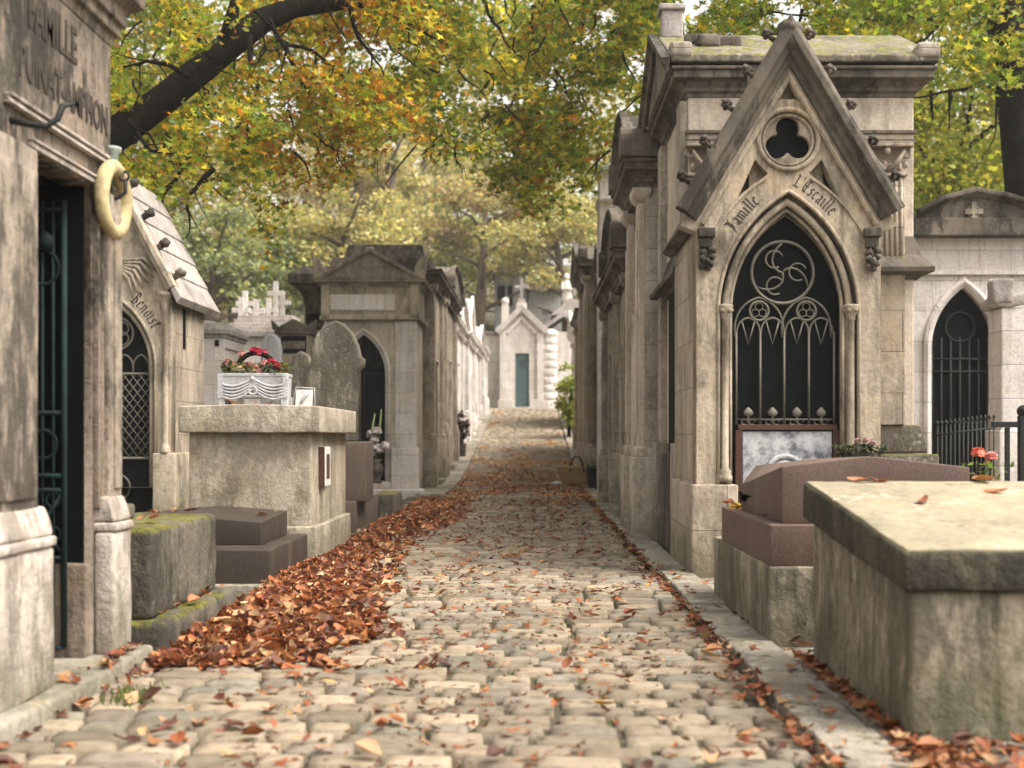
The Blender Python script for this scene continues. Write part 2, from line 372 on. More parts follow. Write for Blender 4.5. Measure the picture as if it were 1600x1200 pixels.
def rot_mats(n, yaw, pitch, roll):
    cy, sy, cp, sp, cr, sr = np.cos(yaw), np.sin(yaw), np.cos(pitch), np.sin(pitch), np.cos(roll), np.sin(roll)
    Z = np.zeros(n); O = np.ones(n)
    A = np.stack([np.stack([cy, -sy, Z], -1), np.stack([sy, cy, Z], -1), np.stack([Z, Z, O], -1)], 1)
    B = np.stack([np.stack([O, Z, Z], -1), np.stack([Z, cp, -sp], -1), np.stack([Z, sp, cp], -1)], 1)
    C = np.stack([np.stack([cr, Z, sr], -1), np.stack([Z, O, Z], -1), np.stack([-sr, Z, cr], -1)], 1)
    return A @ B @ C
def scatter(tmpls, P, Rm, S, C):
    """instance one of several leaf templates (same topology) at each point"""
    tv = np.stack([t[0] for t in tmpls]); tf = tmpls[0][1]; n = len(P); k = tv.shape[1]
    pick = nr.integers(0, len(tmpls), n)
    V = np.einsum('nij,nkj->nki', Rm, tv[pick])*S[:, None, None]+P[:, None, :]
    Fc = tf[None]+(np.arange(n)*k)[:, None, None]
    return V.reshape(-1, 3), Fc.reshape(-1, tf.shape[1]), np.repeat(C, k, 0)
def star_leaf(curl=.3, fold=.2, thin=1., seed=0):
    g = random.Random(seed); rr = [.25, .42, .26, .85, .5, 1.0, .5, .85, .26, .42]; aa = [-90, -150, -170, 155, 118, 90, 62, 25, -10, -30]
    rr = [.12, .55, .34, .9, .42, 1., .42, .9, .34, .55]
    V = [(0, .1, 0)]
    for r, a in zip(rr, aa):
        r *= g.uniform(.85, 1.1); x, y = r*math.cos(R(a))*thin, r*math.sin(R(a)); V.append((x, y, curl*(x*x)+fold*abs(y)*.5+g.uniform(-.12, .12)*curl*2))
    F = [(0, i, i % 10+1) for i in range(1, 11)]
    return np.array(V)*.5, np.array(F)
def curl_leaf(c=1.2, w=.5, tw=.5, seed=0):      # dry curled leaf
    g = random.Random(seed); V = []
    for i in range(4):
        y = -1+2*i/3; ww = w*(.35, 1, .85, .15)[i]
        for x in (-1, -.35, .35, 1): 
            xx = x*ww*(1+g.uniform(-.2, .2)); V.append((xx*math.cos(tw*y), y+g.uniform(-.08, .08), c*xx*xx+.25*y*y+xx*math.sin(tw*y)+g.uniform(-.05, .05)))
    F = []
    for i in range(3):
        for j in range(3): a = i*4+j; F.append((a, a+1, a+5, a+4))
    return np.array(V)*.5, np.array(F)

def arch_half(w, spring, apex, n=12):
    """left half of a pointed arch, bottom to apex, centred on x=0"""
    h = apex-spring; hw = w/2; Rr = (h*h+hw*hw)/w; cx = -hw+Rr
    a1 = math.atan2(h, -cx); return [(cx+Rr*math.cos(math.pi+(a1-math.pi)*i/n), spring+Rr*math.sin(math.pi+(a1-math.pi)*i/n)) for i in range(n+1)]
def arch(w, bottom, spring, apex, cx=0., n=12):
    L = arch_half(w, spring, apex, n); Rt = [(-x, z) for x, z in L[:-1]][::-1]
    return [(cx-w/2, bottom)]+[(cx+x, z) for x, z in L+Rt]+[(cx+w/2, bottom)]
def circ(cx, cz, r, n=24, a0=0, a1=360): return [(cx+r*math.cos(R(a0+(a1-a0)*i/n)), cz+r*math.sin(R(a0+(a1-a0)*i/n))) for i in range(n)]
def trefoil(cx, cz, r, n=12):
    pts = []
    for k in range(3):
        ac = 90+120*k; ox, oz = cx+r*.5*math.cos(R(ac)), cz+r*.5*math.sin(R(ac))
        for i in range(n+1):
            a = ac-118+236*i/n; pts.append((ox+r*.47*math.cos(R(a)), oz+r*.47*math.sin(R(a))))
    return pts
def xz(pts, y): return [(x, y, z) for x, z in pts]
ROLL = [(.0, 0), (.012, .018), (.03, .024), (.048, .018), (.06, 0), (.03, -.03)]
CORN = [(-.06, 0), (.01, 0), (.01, .03), (.035, .05), (.035, .075), (.07, .12), (.12, .14), (.12, .2), (.14, .21), (.14, .235), (-.06, .26)]
def cornice(mb, x0, x1, y0, y1, z, k=1., kz=None):
    kz = kz or k
    return mb.sweep([(x0, y0, z), (x1, y0, z), (x1, y1, z), (x0, y1, z)], [(u*k, w*kz) for u, w in CORN], (0, 0, 1), closed=True)

# blackletter strokes written with a slanted nib
GL = {
 'i': (.3, [[(0, .95), (.1, .85), (.1, .12), (.22, 0)]]),
 'l': (.3, [[(0, 1.5), (.1, 1.38), (.1, .12), (.22, 0)]]),
 'n': (.62, [[(0, .95), (.1, .85), (.1, .05)], [(.1, .8), (.3, 1), (.42, .85), (.42, .12), (.54, 0)]]),
 'm': (.94, [[(0, .95), (.1, .85), (.1, .05)], [(.1, .8), (.3, 1), (.42, .85), (.42, .05)], [(.42, .8), (.62, 1), (.74, .85), (.74, .12), (.86, 0)]]),
 'e': (.5, [[(.42, .15), (.27, 0), (.08, .14), (.08, .82), (.25, 1), (.42, .78), (.12, .48)]]),
 'a': (.56, [[(.05, .88), (.2, 1), (.38, .82), (.38, .12), (.5, 0)], [(.38, .55), (.12, .4), (.1, .12), (.22, 0), (.38, .15)]]),
 's': (.48, [[(.4, .88), (.22, 1), (.06, .78), (.36, .32), (.25, 0), (.04, .12)]]),
 'c': (.46, [[(.4, .82), (.25, 1), (.08, .82), (.08, .14), (.25, 0), (.4, .14)]]),
 'o': (.54, [[(.08, .82), (.25, 1), (.44, .82), (.44, .14), (.27, 0), (.08, .14), (.08, .82)]]),
 't': (.38, [[(.12, 1.3), (.12, .12), (.26, 0)], [(-.05, .98), (.34, .98)]]),
 'F': (.8, [[(.12, 1.4), (.24, 1.25), (.24, .1), (.05, -.2)], [(0, 1.45), (.3, 1.35), (.72, 1.52)], [(.24, .8), (.58, .82)], [(.44, 1.36), (.44, .3)]]),
 'L': (.72, [[(.05, 1.3), (.22, 1.5), (.3, 1.3), (.3, .2), (.05, 0), (.35, .1), (.68, 0)], [(.3, 1.2), (.55, 1.45)]]),
 'E': (.72, [[(.62, 1.35), (.36, 1.52), (.08, 1.2), (.08, .28), (.34, 0), (.64, .18)], [(.16, .78), (.5, .78)], [(.36, 1.45), (.36, .1)]]),
 'B': (.72, [[(.02, 1.35), (.18, 1.5), (.22, 1.3), (.22, .1), (.0, .02), (.45, .04), (.62, .32), (.48, .7), (.22, .78), (.52, 1.02), (.5, 1.3), (.3, 1.5)]]),
 "'": (.2, [[(.08, 1.55), (.06, 1.25)]]), ' ': (.45, [])}
def letters_on(mb, text, path, size, start, y, gap=.14):
    P = [Vector((x, z)) for x, z in path]; d = [0]
    for a, b in zip(P, P[1:]): d.append(d[-1]+(b-a).length)
    def at(t):
        t = min(max(t, 0), d[-1]-1e-4)
        for i in range(len(d)-1):
            if t <= d[i+1]: u = (P[i+1]-P[i]).normalized(); return P[i]+u*(t-d[i]), u
    t = start; nib = Vector((math.cos(R(40)), math.sin(R(40))))*.085
    for ch in text:
        w, strokes = GL[ch]; o, u = at(t+w*size/2); nrm = Vector((-u.y, u.x))
        for st in strokes:
            for a, b in zip(st, st[1:]):
                q = []
                for p, sg in ((a, -1), (b, -1), (b, 1), (a, 1)):
                    lx, lz = (p[0]-w/2+nib.x*sg)*size, (p[1]+nib.y*sg)*size
                    g = o+u*lx+nrm*lz; q.append(g)
                if abs((q[1]-q[0]).cross(q[3]-q[0])) < 1e-9: continue
                a1 = [mb.v((g.x, y, g.y)) for g in q]; b1 = [mb.v((g.x, y+.004, g.y)) for g in q]
                mb.f(a1); mb.f(b1[::-1])
                for i in range(4): mb.f([a1[i], b1[i], b1[(i+1) % 4], a1[(i+1) % 4]])
        t += (w+gap)*size

# ------------------------------------------------------------------ ground, path, kerbs
def sheet(name, x0, x1, ys, mat, dz, nx=6):
    V, Fc = [], []
    for j, y in enumerate(ys):
        for i in range(nx+1): V.append((x0+(x1-x0)*i/nx, y, terr(y)+dz))
    for j in range(len(ys)-1):
        for i in range(nx): a = j*(nx+1)+i; Fc.append((a, a+1, a+nx+2, a+nx+1))
    return np_mesh(name, np.array(V, float), np.array(Fc), mat)
ys = [-15, -5, 0]+[i*1.0 for i in range(2, 70)]+[75, 80, 90, 100, 115, 130, 160]
tag(sheet('ground', -115, 115, ys, M['soil'], -.06, 40), kind='structure')

def cobbles():
    V, Fc, Cc = [], [], []; base = 0
    y = 2.6; rowi = 0
    gx = [-1, -.93, -.6, 0, .6, .93, 1]
    while y < 45.2:
        d = .138+.03*rnd.random()
        if y > 28: d *= 1.5
        x = -1.72-rnd.random()*.2 ; xe = .895
        while x < xe-.05:
            w = rnd.choice((.15, .18, .2, .23, .26, .3))*(1 if y < 28 else 1.3)
            if x+w > xe: w = xe-x
            if w > .07:
                cx, cy = x+w/2, y+d/2+rnd.uniform(-.006, .006)
                hw, hd = w/2-.005-rnd.random()*.006, d/2-.005-rnd.random()*.006
                z0 = terr(cy)+rnd.uniform(-.004, .004)+.01*math.sin(x*1.3+y*.9); tx, ty = rnd.uniform(-.02, .02), rnd.uniform(-.02, .02)
                n = 7 if y < 14 else 5; g = gx if n == 7 else [-1, -.86, 0, .86, 1]
                ph = rnd.random()*9
                for j in range(n):
                    for i in range(n):
                        u, v = g[i], g[j]
                        k = 1-.02*(u*u*v*v)*2-.03*rnd.random(); e = max(abs(u), abs(v))
                        e2 = (abs(u)**5+abs(v)**5)
                        z = .002*(1-u*u*.6-v*v*.6)-.003*min(e2, 1.6)+noise.noise(Vector((cx+u*hw, cy+v*hd, ph))*16)*.005
                        if e >= 1: z -= .05
                        V.append((cx+u*hw*k+noise.noise(Vector((u*1.3, v*1.3, ph)))*.009, cy+v*hd*k+noise.noise(Vector((v*1.3, u*1.3, ph+5)))*.007, z0+z+tx*u*hw+ty*v*hd))
                t = rnd.random(); b = rnd.uniform(.5, .96)
                c = np.array([.385, .31, .225])*(1-t)+np.array([.30, .25, .18])*t
                if rnd.random() < .15: c = np.array([.30, .255, .20])
                if rnd.random() < .1: c = np.array([.29, .262, .205])
                Cc += [c*b]*(n*n)
                for j in range(n-1):
                    for i in range(n-1): a = base+j*n+i; Fc.append((a, a+1, a+n+1, a+n))
                base += n*n
            x += w
        y += d; rowi += 1
    return np_mesh('cobbled_path', np.array(V), np.array(Fc), M['cobble'], np.array(Cc), smooth=True)
def cx_w(x): return x*2.1
tag(cobbles(), kind='structure')
M['joint'] = stone('joint_sand', (.085, .07, .042), (.055, .048, .028), dirt=.35, streak=0, moss=.35, off=61, bump=1., mcol=(.1, .11, .03))
tag(sheet('path_bed', -2.1, 1.1, [2+i*.5 for i in range(88)], M['joint'], -.03, 8), kind='structure')

def kerb(name, x0, x1, y0, y1, zt, lens=(.7, 1.1), mat='kerb'):
    mb = MB(); y = y0
    while y < y1-.1:
        L = min(rnd.uniform(*lens), y1-y); z = terr(y+L/2); a, b = terr(y), terr(y+L)
        ofs = rnd.uniform(-.012, .012)
        mb.rbox((x0+ofs, y+.004, -.1), (x1+rnd.uniform(-.01, .01), y+L-.004, zt+rnd.uniform(-.008, .008)), .012, .12, .004, y, warp=lambda p: (p.x, p.y, p.z+terr(p.y)))
        y += L
    return tag(mb.build(name, M[mat]), kind='structure')
kerb('kerb', .905, 1.13, 2.4, 45, .035)
kerb('paving', 1.138, 1.7, 2.2, 9, .012, (.9, 1.4))
kerb('pavement', -2.3, -1.72, 2.2, 5.35, .0, (1.0, 1.5))
kerb('kerb', -1.75, -1.62, 7.0, 19.4, .03, (.8, 1.3))
kerb('kerb', -1.92, -1.45, 19.6, 44.8, .06, (1.2, 2.2))

# ------------------------------------------------------------------ big gothic chapel on the right
def tracery_door(mb_list_parent, w, z0, spring, apex, y, s=1.):
    """iron grille of a gothic door, sits at depth y"""
    pass
G = thing('gothic_chapel', 'tall gothic tomb chapel with steep crocketed gable, trefoil window and blackletter Famille L\'Escaille', 'tomb chapel', (PX(1232, 8.6), 8.6, 0))
gs = 8.6/F_PX
def gx(px): return (px-1232)*gs
def gz(py): return EYE-(py-VY)*gs
zsp, zap = gz(487), gz(293)
mb = MB()    # facade with arch and gable shape
hw = .655
outer = [(-hw, .62), (-hw, gz(362)), (gx(1062), gz(352)), (0, gz(66)), (gx(1402), gz(352)), (hw, gz(362)), (hw, .62)]
Wd = 1.035
door_hole = arch(Wd, .62, zsp, zap)
ring_c = (0, gz(218)); 
tri_top = [(gx(1213), gz(155)), (gx(1232), gz(118)), (gx(1251), gz(155))]
spl = [(gx(1180), gz(250)), (gx(1153), gz(308)), (gx(1174), gz(290)), (gx(1200), gz(271))]
spr = [(-x, z) for x, z in spl][::-1]
mb.plate(outer, [door_hole[::-1], circ(*ring_c, .205, 28), tri_top, spl, spr], 0, .16, .006)
mb.box((gx(1174), .09, gz(320)), (gx(1290), .158, gz(100)), 0)
wall = mb.build('facade', M['goth'], G)
mb = MB()    # side and back walls
mb.box((-hw+.004, .155, .6), (-hw+.16, 1.32, 2.5)); mb.box((hw-.16, .155, .6), (hw-.004, 1.32, 2.5)); mb.box((-hw+.17, 1.2, .6), (hw-.17, 1.318, 2.5))
mb.build('side_wall', M['warm'], G, .008)
mb = MB(); mb.rbox((-hw-.035, -.045, -.05), (gx(1152), .3, gz(757)), .012, .1, .003, 3); mb.build('plinth', M['warm'], G); mb = MB(); mb.rbox((-hw-.03, .305, -.05), (-hw+.2, 1.33, gz(757)-.004), .012, .1, .003, 4)
mb.build('plinth', M['warm'], G); mb = MB(); mb.rbox((gx(1312), -.045, -.05), (hw+.035, .3, gz(757)), .012, .1, .003, 5); mb.build('plinth', M['warm'], G); mb = MB(); mb.rbox((hw-.2, .305, -.05), (hw+.03, 1.33, gz(757)-.004), .012, .1, .003, 6)
mb.build('plinth', M['warm'], G)
mb = MB(); mb.rbox((gx(1154), -.2, -.05), (gx(1310), .25, .12), .01, .1, .002); mb.build('doorstep', M['kerb'], G)
# arch mouldings
mb = MB()
for wd, yy, k in ((Wd-.01, .0, .5), (Wd-.10, .045, .9), (Wd-.2, .085, .55)):
    a = arch(wd, .67, zsp, zap-(Wd-wd)*.62, n=16)
    mb.sweep(xz(a, yy), [(u*k, w_*k) for u, w_ in ROLL], (0, -1, 0), smooth=True)
mb.build('arch_moulding', M['goth'], G)
for sgn in (-1, 1):
    mb = MB(); cx = sgn*.447
    mb.lathe([(.03, .68), (.055, .69), (.055, .72), (.04, .74), (.045, .76), (.027, .78), (.0255, zsp-.06), (.034, zsp-.05), (.03, zsp-.035), (.05, zsp+.0), (.058, zsp+.035), (.058, zsp+.05), (.03, zsp+.055)], (cx, .02, 0), 12)
    mb.lathe([(.012, .7), (.012, zsp)], (cx-sgn*.045, .055, 0), 8)
    for q in range(6): mb.blob((cx+.045*math.cos(q*1.05), .02+.045*math.sin(q*1.05), zsp+.01), .02, amp=.4, seed=q, sub=1)
    mb.build('colonnette', M['goth'], G)
# rakes
apx = (0, gz(52)); 
mb = MB()
RK = [(-.055, -.005), (-.055, .085), (-.02, .115), (.025, .115), (.045, .07), (.075, .055), (.09, .03), (.12, .02), (.12, -.005)]
mb.sweep([(gx(1065), 0, gz(332)), (0, 0, gz(50)), (gx(1399), 0, gz(332))], RK, (0, -1, 0))
rk = mb.build('raking_gable', M['goth_dark'], G, .006)
mb = MB(); mb.sweep([(gx(1065), 0, gz(332)), (0, 0, gz(50)), (gx(1399), 0, gz(332))], [(.15, -.01), (.15, .03), (.165, .038), (.18, .03), (.19, -.01)], (0, -1, 0)); mb.build('gable_moulding', M['goth'], G)
mb = MB(); mb.blob((0, -.04, gz(50)), .1, (.95, .8, .75), .3, 4); mb.blob((0, -.05, gz(62)), .065, (1, 1, 1.6), .3, 5)
mb.build('finial', M['goth_dark'], G)
def crocket(p, sgn, seed):
    mb = MB(); x, z = p
    mb.tube([(x-sgn*.02, 0, z-.03), (x+sgn*.03, -.01, z+.0), (x+sgn*.055, -.015, z+.03)], [.022, .018, .02], 6)
    for q in range(7): 
        a = q*.9; mb.blob((x+sgn*.055+.024*math.cos(a), -.015+.03*math.sin(a*1.7), z+.03+.022*math.sin(a)), .022, amp=.5, seed=seed+q, sub=1)
    return mb.build('crocket', M['goth_dark'], G)
for i, (px, py) in enumerate(((1265, 55), (1296, 112), (1328, 165), (1362, 222), (1397, 277))):
    crocket((gx(px)-.05, gz(py)-.02), 1, i*9); crocket((-gx(px)+.05, gz(py)-.02), -1, i*9+40)
# rose ring with trefoil
mb = MB(); mb.plate(circ(*ring_c, .215, 36), [trefoil(ring_c[0], ring_c[1], .175)], .03, .075, .006)
mb.torus((ring_c[0], .0, ring_c[1]), .213, .02, seg=40); mb.torus((ring_c[0], .02, ring_c[1]), .178, .013, seg=40)
mb.build('trefoil_window', M['goth'], G)
mb = MB(); mb.plate(circ(*ring_c, .2, 24), [], .082, .088); mb.build('window_glass', M['door'], G)
# hood edge line above the lettering
mb = MB(); h2 = arch_half(Wd+.26, zsp+.08, zap+.145, 14)
mb.sweep(xz(h2[4:-2], 0), [(-.008, 0), (-.008, .012), (.008, .012), (.008, 0)], (0, -1, 0)); mb.build('hood_moulding', M['goth'], G); mb = MB(); mb.sweep(xz([(-x, z) for x, z in h2[4:-2]][::-1], 0), [(-.008, 0), (-.008, .012), (.008, .012), (.008, 0)], (0, -1, 0))
mb.build('hood_moulding', M['goth'], G)
mb = MB(); tp = arch_half(Wd+.055, zsp, zap+.035, 20); tpr = [(-x, z) for x, z in tp][::-1]
letters_on(mb, 'Famille', tp, .062, sum((Vector(b)-Vector(a)).length for a, b in zip(tp, tp[1:]))-.52, -.003, .12); mb.build('lettering', M['ink'], G); mb = MB()
letters_on(mb, "L'Escaille", tpr, .062, .03, -.003, .12)
mb.build('lettering', M['ink'], G)
for sgn in (-1, 1):   # carved corbels at the gable feet
    mb = MB(); cx = sgn*.585
    mb.rbox((cx-.06, -.075, gz(372)), (cx+.06, .02, gz(360)+.01), .008, .05, .002); mb.rbox((cx-.045, -.05, gz(388)), (cx+.045, .02, gz(372)-.002), .01, .05, .004)
    for q in range(9): mb.blob((cx+.035*math.cos(q*2.2), -.04+.012*math.sin(q), gz(392)-.016*q), .03-.001*q, amp=.5, seed=q+sgn, sub=2)
    mb.build('corbel', M['goth_dark'], G)
# steep stone roof behind the gable
mb = MB(); mb.prism([(gx(1072)-.03, gz(350)), (0, gz(64)), (-gx(1072)+.03, gz(350)), (-gx(1072)-.05, gz(360)), (0, gz(97)), (gx(1072)+.05, gz(360))], .165, 1.38)
mb.build('roof', M['goth_dark'], G, .01)
mb = MB(); mb.prism([(-hw+.01, 2.45), (0, gz(100)), (hw-.01, 2.45)], .17, 1.3); mb.build('gable_core', M['warm'], G)
# door: iron leaf with tracery
D = MB(); D.plate(arch(.86, .1, zsp, zap-.14), [], .15, .17); dr = D.build('door', M['door'], G)
mb = MB(); yg = .125
def bar(a, b, r=.008): mb.tube([(a[0], yg, a[1]), (b[0], yg, b[1])], r, 6)
dx0, dx1 = gx(1157), gx(1314); 
cz = gz(422); mb.torus((gx(1228), yg, cz), .222, .012, seg=36)
for k in range(3):       # swirling mouchettes in the big roundel
    a = R(90+120*k); pts = []
    for i in range(9):
        t = i/8; rr_ = .21*t; aa_ = a+1.5*(1-t); pts.append((gx(1228)+rr_*math.cos(aa_), yg, cz+rr_*math.sin(aa_)))
    mb.tube(pts, .008, 6)
    mb.torus((gx(1228)+.11*math.cos(a+.55), yg, cz+.11*math.sin(a+.55)), .062, .007, seg=18, a0=20, a1=300)
for px in (1191, 1266):
    mb.torus((gx(px), yg, gz(483)), .068, .009, seg=20)
    for k in range(3): mb.torus((gx(px)+.03*math.cos(R(90+120*k)), yg, gz(483)+.03*math.sin(R(90+120*k))), .027, .004, seg=12)
    a = arch(.35, gz(525), gz(510), gz(462), gx(px)); mb.tube(xz(a, yg), .008, 6)
for i in range(4):
    cx = gx(1174+38.5*i); a = arch(.165, gz(520), gz(515), gz(494), cx, 6); mb.tube(xz(a, yg), .008, 5)
    mb.tube([(cx-.045, yg, gz(500)), (cx-.02, yg, gz(520)), (cx, yg, gz(536)), (cx+.02, yg, gz(520)), (cx+.045, yg, gz(500))], .006, 5)
    mb.lathe([(.0, 0), (.012, .004), (.034, .02), (.038, .04), (.02, .06), (.004, .075)], (cx, yg, gz(652)), 8, sy=.4)
    mb.tube([(cx, yg, gz(664)), (cx, yg, gz(650))], .006, 5)
    for sg in (-1, 1): mb.torus((cx+sg*.028, yg, gz(659)), .02, .005, seg=10, a0=0, a1=300)
for px in (1155, 1193, 1231, 1270, 1310): bar((gx(px), gz(664)), (gx(px), gz(516)), .009)
bar((dx0, gz(534)+.0), (dx0, gz(534)), .005) if False else None
bar((gx(1155), gz(655)), (gx(1310), gz(655)), .006)
outl = arch(.8, gz(664), zsp, zap-.17); mb.tube(xz(outl, yg), .013, 6)
mb.build('grille', M['grille'], dr)
mb = MB(); mb.box((dx0, .1, gz(672)), (dx1, .148, gz(663))); mb.box((dx0-.02, .1, .12), (dx0+.03, .147, gz(672))); mb.box((dx1-.03, .1, .12), (dx1+.02, .147, gz(672)))
mb.build('rusty_frame', M['rust'], dr, .004)
mb = MB(); mb.box((dx0+.035, .118, .14), (dx1-.035, .146, gz(674))); mb.torus((gx(1232), .112, gz(742)), .13, .02, a0=0, a1=180); mb.torus((gx(1232), .112, gz(742)), .09, .012, a0=0, a1=180)
mb.build('painted_panel', M['peel'], dr, .004)

# ------------------------------------------------------------------ classical tomb chapel standing behind it
C2 = thing('classical_chapel', 'large classical tomb chapel with mossy stone roof and fluted corner pilaster behind the gothic gable', 'tomb chapel', (2.21, 10.95, 0)); C2.scale = (.95, .9, 1)
# local x = world X-2.15, y = Y-11.05
mb = MB(); mb.box((-.98, -1.02, .5), (.98, 1.0, 3.86)); mb.build('wall', M['clean'], C2, .012)
mb = MB(); mb.rbox((-1.06, -1.1, -.05), (1.18, 1.08, .86), .02, .15, .003); mb.rbox((-1.0, -1.05, .87), (1.1, 1.03, 1.1), .02, .15, .003, warp=lambda p: (p.x*(1-.06*(p.z-.87)/.23), p.y, p.z)); mb.build('plinth', M['mossy'], C2)
mb = MB(); cornice(mb, -.98, .98, -1.02, 1.0, 3.80, 1.15, .95)
mb.box((-1.0, -1.04, 3.42), (1.0, -1.0, 3.46)); mb.box((-1.0, -1.045, 3.5), (1.0, -1.0, 3.53)); mb.build('cornice', M['goth_dark'], C2, .006)
mb = MB(); # spreading string course low on the right hand wall
mb.sweep([(-.98, -1.02, 2.3), (.98, -1.02, 2.3), (.98, 1.0, 2.3), (-.98, 1.0, 2.3)], [(-.02, .0), (.04, 0), (.04, .03), (.14, .05), (.145, .09), (.05, .2), (.0, .36), (-.02, .36)], (0, 0, 1), closed=True)
mb.build('string_course', M['goth_dark'], C2, .006)
mb = MB(); ze = 4.06
V_ = [(-1.14, -1.18), (1.14, -1.18), (1.14, 1.16), (-1.14, 1.16)]
mb.T = Matrix.Rotation(R(90), 4, 'Z'); mb.prism([(-1.19, ze-.01), (-1.19, ze+.05), (0, 4.62), (1.17, ze+.05), (1.17, ze-.01)], -1.15, 1.15); mb.T = Matrix.Identity(4)
rf = mb.build('roof', M['roof'], C2, .015)
mb = MB(); mb.T = Matrix.Rotation(R(-90), 4, 'Z')   # raking mouldings of the street pediment
mb.sweep([(-1.2, -1.16, ze-.0), (0, -1.16, 4.6), (1.2, -1.16, ze-.0)], [(-.03, 0), (-.03, .08), (.02, .08), (.04, .04), (.09, .03), (.09, 0)], (0, -1, 0))
mb.build('pediment', M['goth_dark'], C2, .006)
mb = MB(); mb.rbox((-1.12, -.16, 4.55), (-.92, .06, 4.80), .02, .06, .004); mb.rbox((-1.15, -.19, 4.80), (-.90, .09, 4.85), .01, .06, .004); mb.build('acroterion', M['tile'], C2)
mb = MB(); mb.rbox((-.86, -.75, 4.30), (-.66, -.55, 4.42), .03, .06, .02, 3); mb.rbox((-.70, -.7, 4.3), (-.46, -.5, 4.41), .03, .06, .02, 7); mb.rbox((-.95, -.6, 4.35), (-.8, -.45, 4.46), .03, .06, .02, 9); mb.build('broken_ornament', M['goth_dark'], C2)
for px in (-1.06, 1.06):
    mb = MB(); mb.rbox((px-.1, -1.2, ze+.03), (px+.1, -1.0, ze+.16), .03, .05, .006, px, warp=lambda p: (p.x, p.y, p.z-(p.y+1.2)*.1)); mb.build('acroterion', M['grey'], C2)
for px in (-.8, .72):
    mb = MB(); w2 = .17
    mb.rbox((px-w2, -1.07, 1.1), (px+w2, -1.0, 3.14), .01, .2, .001)
    for q in range(7): mb.tube([(px-w2+.035+q*.045, -1.075, 2.45), (px-w2+.035+q*.045, -1.075, 3.12)], .014, 6)
    mb.rbox((px-w2-.02, -1.1, 3.14), (px+w2+.02, -1.0, 3.17), .008, .1, .001)
    mb.rbox((px-w2-.05, -1.16, 3.37), (px+w2+.05, -1.0, 3.41), .008, .1, .002)
    for sg in (-1, 1):
        mb.torus((px+sg*(w2+.0), -1.1, 3.33), .035, .018, seg=14); mb.tube([(px+sg*.02, -1.09, 3.19), (px+sg*.08, -1.12, 3.24), (px+sg*(w2-.02), -1.13, 3.34)], [.03, .02, .015], 6)
    for q in range(8): mb.blob((px-w2+.03+q*.043, -1.085, 3.215+.02*(q % 2)), .03, (1, .7, 1.4), .4, q, 1)
    mb.blob((px, -1.12, 3.34), .035, amp=.4); mb.build('pilaster', M['warm'], C2)
# the street front of the same chapel
mb = MB(); mb.box((-1.05, -1.0, .9), (-.97, -.72, 3.78)); mb.box((-1.05, .7, .9), (-.97, .98, 3.78)); mb.rbox((-1.1, -1.06, -.05), (-.95, -.66, .95), .01); mb.rbox((-1.1, .64, -.05), (-.95, 1.04, .95), .01)
mb.build('street_pilasters', M['grey'], C2, .008)
mb = MB(); mb.box((-1.0, -.4, .15), (-.975, .4, 2.6)); mb.build('door', M['door'], C2)

